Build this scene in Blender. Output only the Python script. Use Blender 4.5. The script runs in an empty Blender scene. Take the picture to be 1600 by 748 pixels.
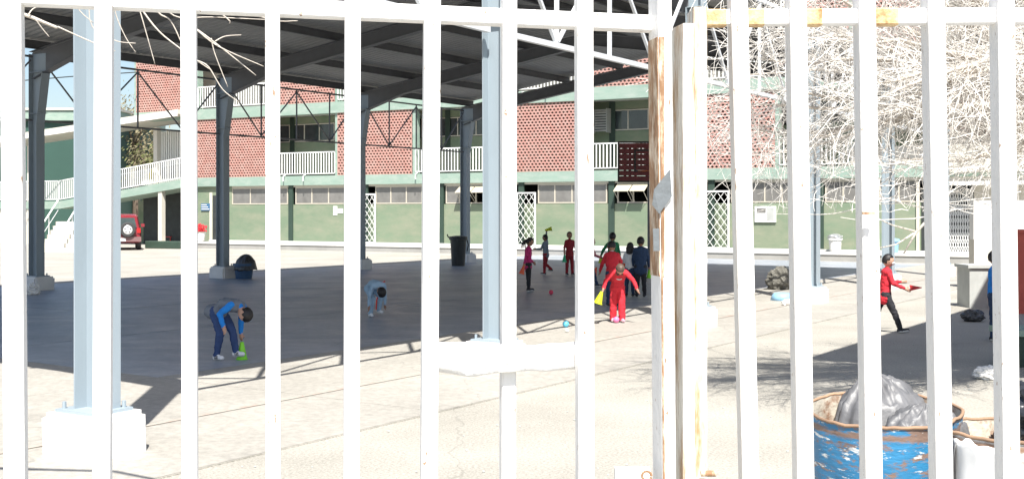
import bpy, bmesh, math, random
from mathutils import Vector, Matrix, noise
from mathutils.bvhtree import BVHTree
R = math.radians
random.seed(7)
scene = bpy.context.scene
COL = scene.collection

# ------------------------------------------------------------------ camera, world, sun, exposure
CAMH = 1.8
cam_data = bpy.data.cameras.new('camera')
cam = bpy.data.objects.new('camera', cam_data); COL.objects.link(cam)
cam.location = (0, 0, CAMH); cam.rotation_euler = (R(90), 0, 0)
cam_data.sensor_width = 36; cam_data.lens = 40.5; cam_data.shift_y = -44/1600
cam_data.clip_start = 0.05; cam_data.clip_end = 3000
scene.camera = cam
SUN_EL = 56.0
SUN_DIR = Vector((0.13, -0.99, 0)).normalized()          # towards the sun, on the ground
world = bpy.data.worlds.new('World'); scene.world = world; world.use_nodes = True
wn = world.node_tree.nodes; wl = world.node_tree.links
bg = wn['Background']; sky = wn.new('ShaderNodeTexSky'); sky.sky_type = 'NISHITA'
sky.sun_disc = False; sky.sun_elevation = R(SUN_EL)
sky.sun_rotation = math.atan2(SUN_DIR.x, SUN_DIR.y)
sky.air_density = 1.0; sky.dust_density = 1.5; sky.ozone_density = 1.0
wl.new(sky.outputs[0], bg.inputs[0]); bg.inputs[1].default_value = 0.085
sd = bpy.data.lights.new('sun', 'SUN'); sd.energy = 4.9; sd.angle = R(0.5); sd.color = (1, .965, .9)
sun = bpy.data.objects.new('sun', sd); COL.objects.link(sun)
sv = Vector((SUN_DIR.x*math.cos(R(SUN_EL)), SUN_DIR.y*math.cos(R(SUN_EL)), math.sin(R(SUN_EL))))
sun.rotation_euler = (-sv).to_track_quat('-Z', 'Y').to_euler()
scene.view_settings.view_transform = 'Standard'; scene.view_settings.look = 'None'
scene.view_settings.gamma = 1; scene.view_settings.exposure = 1.05
scene.cycles.max_bounces = 8; scene.cycles.diffuse_bounces = 5

# ------------------------------------------------------------------ measuring helpers (photo read-offs to points in the place)
F = 1800.0
def gp(px, py, z=0.0):
    Z = (CAMH-z)*F/(py-330.0)
    return Vector(((px-800)/F*Z, Z, z))
def at(px, py, Z):
    return Vector(((px-800)/F*Z, Z, CAMH+(330-py)/F*Z))

# ------------------------------------------------------------------ materials
MATS = {}
def mat(name, color, rough=.6, metal=0., var=.12, scale=6., bump=.0, bscale=60., color2=None, thr=(.45, .6),
        stretch=(1, 1, 1), spec=.5, coat=0., alpha_t=None, coords='Object', emis=None, detail=6):
    if name in MATS: return MATS[name]
    m = bpy.data.materials.new(name); m.use_nodes = True; MATS[name] = m
    nt = m.node_tree; N = nt.nodes; L = nt.links; b = N['Principled BSDF']
    b.inputs['Roughness'].default_value = rough; b.inputs['Metallic'].default_value = metal
    b.inputs['Specular IOR Level'].default_value = spec
    if coat: b.inputs['Coat Weight'].default_value = coat
    tc = N.new('ShaderNodeTexCoord'); mp = N.new('ShaderNodeMapping'); mp.inputs['Scale'].default_value = stretch
    if coords == 'World':
        g = N.new('ShaderNodeNewGeometry'); L.new(g.outputs['Position'], mp.inputs[0])
    else: L.new(tc.outputs[coords], mp.inputs[0])
    nz = N.new('ShaderNodeTexNoise'); nz.inputs['Scale'].default_value = scale; nz.inputs['Detail'].default_value = detail
    nz.inputs['Roughness'].default_value = .6
    L.new(mp.outputs[0], nz.inputs['Vector'])
    cr = N.new('ShaderNodeValToRGB')
    c = Vector(color[:3])
    cr.color_ramp.elements[0].position = .3; cr.color_ramp.elements[1].position = .7
    cr.color_ramp.elements[0].color = (*(c*(1-var)), 1); cr.color_ramp.elements[1].color = (*(c*(1+var)), 1)
    L.new(nz.outputs['Fac'], cr.inputs[0]); out = cr.outputs[0]
    if color2:
        n2 = N.new('ShaderNodeTexNoise'); n2.inputs['Scale'].default_value = scale*1.7; n2.inputs['Detail'].default_value = 8
        n2.inputs['Roughness'].default_value = .7
        L.new(mp.outputs[0], n2.inputs['Vector'])
        r2 = N.new('ShaderNodeMapRange'); r2.inputs['From Min'].default_value = thr[0]; r2.inputs['From Max'].default_value = thr[1]
        L.new(n2.outputs['Fac'], r2.inputs['Value'])
        mx = N.new('ShaderNodeMixRGB'); mx.inputs['Color2'].default_value = (*color2, 1)
        L.new(r2.outputs[0], mx.inputs['Fac']); L.new(out, mx.inputs['Color1']); out = mx.outputs[0]
    L.new(out, b.inputs['Base Color'])
    if bump:
        n3 = N.new('ShaderNodeTexNoise'); n3.inputs['Scale'].default_value = bscale; n3.inputs['Detail'].default_value = 4
        L.new(mp.outputs[0], n3.inputs['Vector'])
        bp = N.new('ShaderNodeBump'); bp.inputs['Strength'].default_value = bump; bp.inputs['Distance'].default_value = .01
        L.new(n3.outputs['Fac'], bp.inputs['Height']); L.new(bp.outputs[0], b.inputs['Normal'])
    return m

def glass(name, color=(.05, .06, .065), rough=.06):
    return mat(name, color, rough=rough, var=.2, scale=2, spec=.8)

M = dict(
 gate=mat('gate_paint', (.8, .79, .77), .45, var=.05, scale=42, color2=(.30, .2, .13), thr=(.635, .66), bump=.25, bscale=90, stretch=(1, 1, .35)),
 gateclean=mat('gate_paint_clean', (.81, .8, .79), .45, var=.03, scale=30, color2=(.25, .2, .18), thr=(.71, .74), bump=.15, bscale=70, stretch=(1, 1, .5)),
 rusty=mat('gate_rust', (.8, .78, .72), .6, var=.05, scale=9, color2=(.44, .27, .13), thr=(.47, .63), bump=.4, bscale=80, stretch=(1.5, 1.5, .22)),
 rustpatch=mat('rail_rust_patch', (.72, .55, .30), .7, var=.15, scale=14, color2=(.42, .2, .08), thr=(.42, .62), bump=.4, bscale=70),
 rust=mat('bare_rust', (.30, .17, .09), .85, var=.3, scale=30, color2=(.72, .62, .48), thr=(.46, .66), bump=.5, bscale=80, stretch=(1, 1, .3)),
 steel=mat('canopy_blue_grey_paint', (.29, .345, .385), .42, var=.05, scale=3, spec=.4, bump=.05, bscale=30, stretch=(1, 1, .3)),
 truss_sunlit=mat('canopy_sunlit_tone', (.62, .64, .66), .5, var=.05, scale=5),  # near girders, the sun's whitening put into the colour
 rafter=mat('rafter_grey_and_truss_shade', (.12, .125, .135), .55, var=.1, scale=3),  # rafters; on the far girders it puts their shade into the colour
 purlin=mat('purlin_dark_paint', (.085, .088, .095), .6, var=.12, scale=3),
 sheet=mat('roof_sheet_galvanised', (.38, .38, .37), .6, metal=.0, var=.12, scale=.8, stretch=(1, 1, 1)),
 plinth=mat('plinth_white_concrete', (.72, .71, .69), .8, var=.06, scale=5, bump=.3, bscale=25),
 greenwall=mat('green_wall_paint', (.165, .22, .145), .75, var=.08, scale=.35, color2=(.245, .26, .185), thr=(.42, .68), bump=.08, bscale=20, coords='World', stretch=(1, 1, 2.4)),
 greenband=mat('green_slab_paint', (.24, .33, .275), .75, var=.07, scale=.8, color2=(.33, .39, .34), thr=(.45, .7), coords='World', stretch=(1, 1, 3)),
 greendark=mat('dark_green_paint', (.03, .055, .04), .6, var=.12, scale=2),
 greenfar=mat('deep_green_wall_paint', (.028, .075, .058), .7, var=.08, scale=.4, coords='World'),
 cream=mat('cream_paint', (.56, .53, .46), .75, var=.06, scale=1.5, coords='World', bump=.06, bscale=15),
 whitewall=mat('white_wall_paint', (.72, .71, .68), .8, var=.05, scale=2, coords='World'),
 white=mat('white_metal_paint', (.76, .76, .74), .5, var=.04, scale=6),
 lattice=mat('breeze_block_terracotta', (.42, .215, .18), .85, var=.10, scale=2.2, color2=(.46, .32, .28), thr=(.40, .75), coords='World', bump=.3, bscale=40),
 frame=mat('window_frame_beige', (.50, .46, .38), .6, var=.06, scale=5),
 pane=glass('window_glass_dusty', (.17, .165, .155), .25),
 paned=glass('window_glass_dark', (.04, .05, .055), .08),
 hopper=mat('hopper_pane_beige', (.52, .47, .36), .4, var=.08, scale=3),
 dark=mat('dark_interior', (.03, .035, .035), .8, var=.2, scale=3),
 ceil=mat('corridor_ceiling', (.5, .5, .46), .8, var=.05, scale=2),
 ledge=mat('ledge_concrete', (.30, .295, .28), .85, var=.12, scale=1.2, bump=.2, bscale=20, coords='World'),
 boardred=mat('backboard_dark_red', (.13, .012, .016), .5, var=.2, scale=5),
 boardblk=mat('backboard_black', (.02, .012, .014), .5, var=.2, scale=5),
 rim=mat('rim_orange', (.5, .12, .04), .5, var=.1, scale=5),
 redwall=mat('red_wall_paint', (.52, .10, .07), .7, var=.08, scale=2, coords='World', color2=(.4, .07, .05), thr=(.5, .7)),
 bag=mat('black_plastic_bag', (.035, .036, .04), .28, var=.3, scale=8, spec=.7, bump=.5, bscale=18),
 baggrey=mat('sun_faded_plastic_bag', (.13, .13, .135), .5, var=.2, scale=6, spec=.6, bump=.5, bscale=22),
 bagwhite=mat('white_plastic_film', (.78, .77, .75), .4, var=.05, scale=9, bump=.6, bscale=20),
 tape=mat('grey_tape', (.14, .155, .165), .4, var=.08, scale=14, bump=.3, bscale=50),
 blackpl=mat('black_plastic', (.02, .025, .028), .45, var=.1, scale=5),
 bluepl=mat('dark_blue_plastic', (.02, .07, .16), .45, var=.1, scale=5),
 bluelt=mat('light_blue_plastic', (.25, .45, .62), .4, var=.1, scale=5),
 sack=mat('speckled_grey_cloth', (.11, .105, .09), .9, var=.3, scale=30, color2=(.4, .38, .34), thr=(.56, .66), bump=.8, bscale=60),
 tin=mat('galvanised_tin', (.5, .51, .52), .35, metal=.7, var=.15, scale=8),
 conegreen=mat('cone_lime_plastic', (.25, .72, .03), .45, var=.05, scale=5),
 coneyellow=mat('cone_yellow_plastic', (.62, .72, .02), .45, var=.05, scale=5),
 coneorange=mat('cone_orange_plastic', (.8, .12, .04), .45, var=.05, scale=5),
 conedeep=mat('cone_teal_plastic', (.03, .45, .2), .45, var=.05, scale=5),
 bark=mat('pale_bark', (.52, .47, .41), .85, var=.15, scale=14, color2=(.42, .36, .31), thr=(.55, .75), bump=.4, bscale=60),
 barktip=mat('pale_bark_twig', (.64, .61, .57), .85, var=.25, scale=2.5, coords='World'),
 leaf=mat('olive_leaf', (.12, .13, .045), .7, var=.4, scale=3, coords='World'),
 leafdry=mat('sparse_brown_leaf', (.22, .19, .11), .8, var=.35, scale=3, coords='World'),
 trunk=mat('brown_bark', (.16, .12, .09), .9, var=.2, scale=8),
 carred=mat('car_red_paint', (.24, .018, .03), .25, var=.04, scale=2, coat=.6),
 carglass=glass('car_glass', (.06, .08, .08), .06),
 tyre=mat('tyre_rubber', (.04, .04, .04), .8, var=.15, scale=20),
 alloy=mat('wheel_silver', (.7, .7, .7), .3, metal=.5, var=.05, scale=10),
 lamp=mat('tail_lamp_red', (.5, .02, .02), .2, var=.05, scale=10),
 greybump=mat('bumper_grey_plastic', (.18, .1, .1), .5, var=.1, scale=10),
 plate=mat('number_plate_white', (.7, .7, .68), .4, var=.1, scale=20),
 concrete=mat('planter_concrete', (.4, .41, .39), .85, var=.12, scale=3, bump=.2, bscale=30),
 paper=mat('white_paper', (.8, .8, .79), .7, var=.03, scale=10, bump=.15, bscale=15),
 signblue=mat('sign_blue', (.05, .14, .26), .5, var=.05, scale=10),
 yellow=mat('yellow_plastic', (.7, .55, .03), .5, var=.1, scale=5),
)
def ball_mat(n, c): return mat(n, c, .4, var=.04, scale=5)

# ground materials with more structure
def ground_mat(name, base, dark, lo, hi, rough, speck, streak=None, objrand=0.):
    m = bpy.data.materials.new(name); m.use_nodes = True; nt = m.node_tree; N = nt.nodes; L = nt.links; b = N['Principled BSDF']
    g = N.new('ShaderNodeNewGeometry'); pos = g.outputs['Position']
    def noi(s, d=6, vec=None, r=.6):
        n = N.new('ShaderNodeTexNoise'); n.inputs['Scale'].default_value = s; n.inputs['Detail'].default_value = d; n.inputs['Roughness'].default_value = r
        L.new(vec or pos, n.inputs['Vector']); return n.outputs['Fac']
    cr = N.new('ShaderNodeValToRGB'); cr.color_ramp.elements[0].position = lo; cr.color_ramp.elements[1].position = hi
    cr.color_ramp.elements[0].color = (*dark, 1); cr.color_ramp.elements[1].color = (*base, 1)
    L.new(noi(.55), cr.inputs[0]); out = cr.outputs[0]
    if streak:
        mp = N.new('ShaderNodeMapping'); mp.inputs['Rotation'].default_value = (0, 0, R(8)); mp.inputs['Scale'].default_value = (.55, 1.6, 1)
        L.new(pos, mp.inputs[0])
        r = N.new('ShaderNodeMapRange'); r.inputs['From Min'].default_value = .5; r.inputs['From Max'].default_value = .68; r.inputs['To Max'].default_value = .5
        L.new(noi(.9, 8, mp.outputs[0], .72), r.inputs['Value'])
        mx = N.new('ShaderNodeMixRGB'); mx.inputs['Color2'].default_value = (*streak, 1)
        L.new(r.outputs[0], mx.inputs['Fac']); L.new(out, mx.inputs['Color1']); out = mx.outputs[0]
    # fine aggregate
    v = noi(speck[0], 3, r=.8)
    r = N.new('ShaderNodeMapRange'); r.inputs['From Min'].default_value = .35; r.inputs['From Max'].default_value = .65
    r.inputs['To Min'].default_value = 1-speck[1]; r.inputs['To Max'].default_value = 1+speck[1]; L.new(v, r.inputs['Value'])
    mu = N.new('ShaderNodeVectorMath'); mu.operation = 'SCALE'; L.new(out, mu.inputs[0]); L.new(r.outputs[0], mu.inputs['Scale']); out = mu.outputs[0]
    if objrand:
        oi = N.new('ShaderNodeObjectInfo'); r3 = N.new('ShaderNodeMapRange'); r3.inputs['To Min'].default_value = 1-objrand; r3.inputs['To Max'].default_value = 1+objrand
        L.new(oi.outputs['Random'], r3.inputs['Value'])
        mu2 = N.new('ShaderNodeVectorMath'); mu2.operation = 'SCALE'; L.new(out, mu2.inputs[0]); L.new(r3.outputs[0], mu2.inputs['Scale']); out = mu2.outputs[0]
    # hairline cracks
    vo = N.new('ShaderNodeTexVoronoi'); vo.feature = 'DISTANCE_TO_EDGE'; vo.inputs['Scale'].default_value = .23
    wv = N.new('ShaderNodeVectorMath'); wv.operation = 'ADD'
    nv = N.new('ShaderNodeTexNoise'); nv.inputs['Scale'].default_value = 1.3; L.new(pos, nv.inputs['Vector'])
    L.new(pos, wv.inputs[0]); L.new(nv.outputs['Color'], wv.inputs[1]); L.new(wv.outputs[0], vo.inputs['Vector'])
    rc = N.new('ShaderNodeMapRange'); rc.inputs['From Max'].default_value = .0035; rc.inputs['To Min'].default_value = .8; rc.inputs['To Max'].default_value = 1
    L.new(vo.outputs['Distance'], rc.inputs['Value'])
    mu3 = N.new('ShaderNodeVectorMath'); mu3.operation = 'SCALE'; L.new(out, mu3.inputs[0]); L.new(rc.outputs[0], mu3.inputs['Scale']); out = mu3.outputs[0]
    L.new(out, b.inputs['Base Color'])
    rr = N.new('ShaderNodeMapRange'); rr.inputs['To Min'].default_value = rough[0]; rr.inputs['To Max'].default_value = rough[1]
    L.new(noi(1.4, 5), rr.inputs['Value']); L.new(rr.outputs[0], b.inputs['Roughness'])
    bp = N.new('ShaderNodeBump'); bp.inputs['Strength'].default_value = .35; bp.inputs['Distance'].default_value = .01
    L.new(v, bp.inputs['Height']); L.new(bp.outputs[0], b.inputs['Normal'])
    return m
M['asphalt'] = ground_mat('worn_pale_asphalt', (.365, .345, .305), (.29, .275, .24), .35, .65, (.8, .95), (45, .28))
M['court'] = ground_mat('court_concrete_shaded', (.30, .325, .365), (.235, .26, .30), .35, .65, (.25, .65), (9, .10), streak=(.52, .51, .49), objrand=.05)  # concrete with the bluish roof shade put into its colour
M['court_sunlit'] = ground_mat('court_concrete_sunlit', (.365, .345, .31), (.30, .285, .255), .35, .65, (.5, .8), (14, .14), streak=(.42, .40, .36))  # same concrete in a cream tone that paints in the sunlight
M['courtline'] = mat('faded_pink_line', (.36, .27, .23), .8, var=.1, scale=2, color2=(.36, .34, .30), thr=(.40, .56), coords='World')

# ------------------------------------------------------------------ mesh helpers
def finish(bm):
    bmesh.ops.recalc_face_normals(bm, faces=bm.faces)
def box(bm, x0, x1, y0, y1, z0, z1):
    v = [bm.verts.new(p) for p in ((x0,y0,z0),(x1,y0,z0),(x1,y1,z0),(x0,y1,z0),(x0,y0,z1),(x1,y0,z1),(x1,y1,z1),(x0,y1,z1))]
    for f in ((0,3,2,1),(4,5,6,7),(0,1,5,4),(1,2,6,5),(2,3,7,6),(3,0,4,7)): bm.faces.new([v[i] for i in f])
def prism(bm, pts, z0, z1):
    a = [bm.verts.new((p[0], p[1], z0)) for p in pts]; b = [bm.verts.new((p[0], p[1], z1)) for p in pts]
    bm.faces.new(a[::-1]); bm.faces.new(b); n = len(a)
    for i in range(n): bm.faces.new((a[i], a[(i+1)%n], b[(i+1)%n], b[i]))
def frames(p0, p1, side):
    d = (Vector(p1)-Vector(p0)).normalized(); s = Vector(side); s = (s - d*s.dot(d)).normalized(); return d, s, s.cross(d)
def beam(bm, p0, p1, w, h, side=(1,0,0), cham=0., w1=None, h1=None):
    """rectangular bar p0->p1; w along side, h along the third axis; optional chamfer"""
    d, s, t = frames(p0, p1, side); w1 = w1 or w; h1 = h1 or h
    def ring(p, w, h):
        a, b, c = w/2, h/2, cham
        if c: pts = [(a,-b+c),(a,b-c),(a-c,b),(-a+c,b),(-a,b-c),(-a,-b+c),(-a+c,-b),(a-c,-b)]
        else: pts = [(a,-b),(a,b),(-a,b),(-a,-b)]
        return [bm.verts.new(Vector(p)+s*u+t*v) for u, v in pts]
    r0, r1 = ring(p0, w, h), ring(p1, w1, h1); n = len(r0)
    bm.faces.new(r0[::-1]); bm.faces.new(r1)
    for i in range(n): bm.faces.new((r0[i], r0[(i+1)%n], r1[(i+1)%n], r1[i]))
def tube(bm, pts, rad, n=6, cap=True):
    pts = [Vector(p) for p in pts]
    if not isinstance(rad, (list, tuple)): rad = [rad]*len(pts)
    rings = []; ref = None
    for i, p in enumerate(pts):
        d = (pts[min(i+1, len(pts)-1)] - pts[max(i-1, 0)])
        if d.length < 1e-9: d = Vector((0,0,1))
        d.normalize()
        if ref is None: ref = Vector((0,0,1)) if abs(d.z) < .9 else Vector((1,0,0))
        s = (ref - d*ref.dot(d))
        if s.length < 1e-4: s = d.orthogonal()
        s.normalize(); ref = s; t = d.cross(s)
        rings.append([bm.verts.new(p + (s*math.cos(2*math.pi*k/n) + t*math.sin(2*math.pi*k/n))*rad[i]) for k in range(n)])
    for a, b in zip(rings, rings[1:]):
        for k in range(n): bm.faces.new((a[k], a[(k+1)%n], b[(k+1)%n], b[k]))
    if cap: bm.faces.new(rings[0][::-1]); bm.faces.new(rings[-1])
def lathe(bm, prof, n=24, c=(0,0,0), axis='z', close=True):
    """prof list of (r, h)"""
    rings = []
    for r, h in prof:
        ring = []
        for k in range(n):
            a = 2*math.pi*k/n; u, v = r*math.cos(a), r*math.sin(a)
            p = (u, v, h) if axis == 'z' else ((u, h, v) if axis == 'y' else (h, u, v))
            ring.append(bm.verts.new(Vector(p)+Vector(c)))
        rings.append(ring)
    for a, b in zip(rings, rings[1:]):
        for k in range(n): bm.faces.new((a[k], a[(k+1)%n], b[(k+1)%n], b[k]))
    if close: bm.faces.new(rings[0][::-1]); bm.faces.new(rings[-1])
def ball(bm, c, r, sub=3, sc=(1,1,1)):
    res = bmesh.ops.create_icosphere(bm, subdivisions=sub, radius=1)
    for v in res['verts']: v.co = Vector((v.co.x*r*sc[0], v.co.y*r*sc[1], v.co.z*r*sc[2])) + Vector(c)
    return res['verts']
def obj(name, bm, m, parent=None, smooth=False, loc0=None, auto=False, label=None, kind=None):
    """links bm as ONE object; with loc0 the mesh is in world coordinates and is moved to a parent that stands at loc0"""
    if isinstance(bm, bmesh.types.BMesh):
        bmesh.ops.recalc_face_normals(bm, faces=bm.faces)
        me = bpy.data.meshes.new(name); bm.to_mesh(me); bm.free()
    else: me = bm
    ms = m if isinstance(m, (list, tuple)) else [m]
    if len(me.materials) == 0:
        for x in ms: me.materials.append(MX(x))
    if smooth:
        for p in me.polygons: p.use_smooth = True
    o = bpy.data.objects.new(name, me); COL.objects.link(o)
    if loc0 is not None: me.transform(Matrix.Translation(-Vector(loc0)))
    if parent is not None: o.parent = parent
    elif loc0 is not None: o.location = loc0
    if label: o['label'] = label
    if kind: o['kind'] = kind
    return o
def MX(x): return M[x] if isinstance(x, str) else x
def thing(name, label, cat, loc=(0,0,0), rotz=0., group=None):
    o = bpy.data.objects.new(name, None); COL.objects.link(o); o.empty_display_size = .2
    o.location = loc; o.rotation_euler = (0, 0, rotz); o['label'] = label; o['category'] = cat
    if group: o['group'] = group
    return o
def tag(o, label, cat, group=None):
    o['label'] = label; o['category'] = cat
    if group: o['group'] = group
    return o
def struct(name, bm, m, parent=None, **k): 
    o = obj(name, bm, m, parent, **k)
    if parent is None: o['kind'] = 'structure'
    return o
def B(): return bmesh.new()
def q(name, m, parent, *a, **k):            # quick box part
    b = B(); box(b, *a); return obj(name, b, m, parent, **k)

# ------------------------------------------------------------------ ground
b = B()
box(b, -600, 600, -60, 1200, -.5, 0); struct('ground', b, 'asphalt')

# canopy grid
ROW = Vector((.558, .830, 0)).normalized(); PER = Vector((ROW.y, -ROW.x, 0))      # along the columns / across, towards near right
C = [Vector((-3.10, 8.55, 0)) + Vector((3.01, 4.62, 0))*i for i in range(6)]      # near row
C[1] = Vector((-.20, 13.2, 0)); C[2] = Vector((2.83, 17.85, 0)); C[3] = Vector((5.86, 22.6, 0)); C[4] = Vector((8.85, 27.2, 0)); C[5] = Vector((11.85, 31.7, 0))
D0 = Vector((-10.8, 26.2, 0)); DS = Vector((3.06, 4.68, 0))
D = [D0 + DS*(j-2) for j in range(6)]                                             # far row, D[2] pairs with C[2]
# court floor of cast slabs, joints recessed
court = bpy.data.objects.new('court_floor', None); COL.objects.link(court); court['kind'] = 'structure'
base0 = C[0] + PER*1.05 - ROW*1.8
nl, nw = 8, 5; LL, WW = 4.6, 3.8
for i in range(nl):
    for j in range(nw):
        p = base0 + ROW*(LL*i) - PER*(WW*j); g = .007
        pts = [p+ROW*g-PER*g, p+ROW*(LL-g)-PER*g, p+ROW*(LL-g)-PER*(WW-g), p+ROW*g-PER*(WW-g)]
        b = B(); prism(b, pts, .0, .016 + random.uniform(-.0015, .0015)); obj('slab', b, M['court' if (j and i) else 'court_sunlit'], court)  # shaded tone under the roof, sunlit tone along the near edges
b = B(); prism(b, [base0-PER*.0-ROW*.1, base0+ROW*(LL*nl), base0+ROW*(LL*nl)-PER*(WW*nw), base0-PER*(WW*nw)-ROW*.1], -.2, .008)
obj('slab_bed', b, M['asphalt'], court)
GZ = .017
b = B()
p = base0 - PER*1.55
prism(b, [p, p+ROW*36, p+ROW*36-PER*.06, p-PER*.06], GZ+.003, GZ+.006)
obj('court_line', b, 'courtline', court)
# pebbles and litter flecks near the gate
b = B()
for k in range(500):
    y = random.uniform(5.5, 16); x = random.uniform(-.5, .5)*y; r = random.uniform(.004, .013)
    ball(b, (x, y, r*.5), r, 1, (1, random.uniform(.6, 1), .6))
obj('gravel', b, 'concrete', kind='stuff')['label'] = 'loose pebbles scattered over the pale asphalt'

# ------------------------------------------------------------------ canopy
can = thing('steel_canopy', 'large grey steel canopy with gabled corrugated roof over the school court', 'canopy', C[0])
L0 = C[0]
TBZ = 3.80; EAVE = 5.42; RISE = 1.22; PITCHN = 4
def cpart(name, bm, m, **k): return obj(name, bm, m, can, loc0=L0, **k)
def ibeam(bm, p0, p1, d0, d1, bf=.2, tf=.012, tw=.01, side=(0,0,1)):
    """I section from p0 to p1; web depth d0->d1 measured along -side from the line p0-p1 (top flange on the line)"""
    dd, s, t = frames(p0, p1, side)
    P0, P1 = Vector(p0), Vector(p1)
    def quad8(a0, a1, w, h):
        beam(bm, a0, a1, h, w, side=s)
    # top flange, bottom flange, web
    beam(bm, P0, P1, tf, bf, side=s)
    beam(bm, P0 - s*d0, P1 - s*d1, tf, bf, side=s)
    a, c = P0 - s*(d0/2), P1 - s*(d1/2)
    beam(bm, a, c, d0-tf*2-.002, tw, side=s, w1=d1-tf*2-.002, h1=tw)
for i in range(6):
    far, near = D[i], C[i]
    across = (near-far); span = across.length; ad = across.normalized()
    mid = (near+far)/2
    for end, pos, sgn in (('near', near, 1), ('far', far, -1)):
        # tapered H column: flanges square to the rafter, wide at the knee
        b = B(); rd = Vector((ad.y, -ad.x, 0))
        outx = pos + ad*sgn*.15
        bot, top = .34, EAVE - .05
        dmin, dmax = (.26, .46) if end == 'far' else (.235, .25)
        # outer flange vertical
        beam(b, outx+Vector((0,0,bot)), outx+Vector((0,0,top)), .014, .22, side=ad)
        inn0 = outx - ad*sgn*dmin; inn1 = outx - ad*sgn*dmax
        inn0 = Vector((inn0.x, inn0.y, bot)); knee = Vector((inn1.x, inn1.y, top-.42))
        mid1 = Vector((inn0.x, inn0.y, TBZ if end == 'far' else 2.2))
        beam(b, inn0, mid1, .014, .22, side=ad); beam(b, mid1, knee, .014, .22, side=ad)
        # web
        prof = [outx+Vector((0,0,bot)), outx+Vector((0,0,top)), Vector((inn1.x, inn1.y, top)), knee, mid1, inn0]; npf = len(prof)
        a_ = [b.verts.new(p+rd*.006) for p in prof]; c_ = [b.verts.new(p-rd*.006) for p in prof]
        b.faces.new(a_); b.faces.new(c_[::-1])
        for k in range(npf): b.faces.new((a_[k], c_[k], c_[(k+1)%npf], a_[(k+1)%npf]))
        # stiffeners
        beam(b, outx+Vector((0,0,top-.42))-ad*sgn*.01, knee+ad*sgn*.01, .2, .012, side=rd)
        beam(b, outx+Vector((0,0,top-1.35))-ad*sgn*.01, outx+Vector((0,0,top-1.35))-ad*sgn*(dmax*.86), .18, .012, side=rd)
        col = cpart('column', b, 'steel')
        b = B(); 
        beam(b, pos+Vector((0,0,.318)), pos+Vector((0,0,.345)), .42, .36, side=ad)
        for u in (-.17, .17):
            for v in (-.13, .13):
                pp = pos + ad*u + rd*v
                tube(b, [pp+Vector((0,0,.345)), pp+Vector((0,0,.395))], .016, 6)
        cpart('base_plate', b, 'steel')
        b = B(); pl = .29
        
        c4 = [pos+ad*pl+rd*pl*.9, pos+ad*pl-rd*pl*.9, pos-ad*pl-rd*pl*.9, pos-ad*pl+rd*pl*.9]
        prism(b, c4, -.05, .32)
        bmesh.ops.bevel(b, geom=list(b.edges), offset=.04, segments=2, affect='EDGES')
        for v in b.verts: v.co += Vector((noise.noise(v.co*3), noise.noise(v.co*3+Vector((5,5,5))), 0))*.02
        cpart('plinth', b, 'plinth')
    # rafters: two tapered halves meeting at the ridge
    for pos, sgn in ((near, 1), (far, -1)):
        e = pos + ad*sgn*.16; e = Vector((e.x, e.y, EAVE)); r_ = Vector((mid.x, mid.y, EAVE+RISE))
        k1 = e.lerp(r_, .22)
        b = B(); ibeam(b, e, k1, .62, .36); cpart('rafter_haunch', b, 'rafter')
        b = B(); ibeam(b, k1, r_, .36, .32); cpart('rafter', b, 'rafter')
# purlins (C sections) along the roof, on top of the rafters
rowdN = (C[5]-C[0]).normalized(); rowdF = (D[5]-D[0]).normalized()
def roofpt(t, w):
    """t along the rows 0..5 (may go beyond), w 0 = near eave line, 1 = far eave line"""
    k = max(0, min(4, int(math.floor(t)))); f = t-k
    n = C[k].lerp(C[k+1], f); d = D[k].lerp(D[k+1], f)
    p = n.lerp(d, w); z = EAVE + RISE*(1-abs(w-.5)*2)
    return Vector((p.x, p.y, z))
T0, T1 = -.06, 5.05; OV = .002
NP = 8
for w in [.008] + [k/NP for k in range(1, NP)] + [.992]:
    for seg in range(5):
        a = roofpt(seg if seg else T0, w); c = roofpt(seg+1 if seg < 4 else T1, w)
        b = B(); up = Vector((0,0,.11))
        beam(b, a+up, c+up, .19, .02, side=(0,0,1))
        beam(b, a+Vector((0,0,.02))+PER*.03, c+Vector((0,0,.02))+PER*.03, .012, .07, side=(0,0,1))
        beam(b, a+Vector((0,0,.20))+PER*.03, c+Vector((0,0,.20))+PER*.03, .008, .07, side=(0,0,1))
        cpart('purlin', b, 'purlin')
# corrugated roof sheets, real waves running down the slope
for seg in range(5):
    for (w0, w1, nm) in ((-OV, .5, 'roof_sheet'), (.5, 1+OV, 'roof_sheet')):
        t0 = T0 if seg == 0 else seg; t1 = T1 if seg == 4 else seg+1
        n = 27; b = B(); prev = None
        for k in range(n*4+1):
            t = t0+(t1-t0)*k/(n*4); h = .225 + (.036 if k % 4 in (1, 2) else 0)
            a = roofpt(t, w0); c = roofpt(t, w1); a.z += h; c.z += h
            if w0 < 0: a.z = EAVE + RISE*2*w0 + h
            if w1 > 1: c.z = EAVE - RISE*2*(w1-1) + h
            row = [b.verts.new(a), b.verts.new(c), b.verts.new(c+Vector((0,0,.004))), b.verts.new(a+Vector((0,0,.004)))]
            if prev:
                for e in range(4): b.faces.new((prev[e], prev[(e+1)%4], row[(e+1)%4], row[e]))
            prev = row
        cpart(nm, b, 'sheet')
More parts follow.
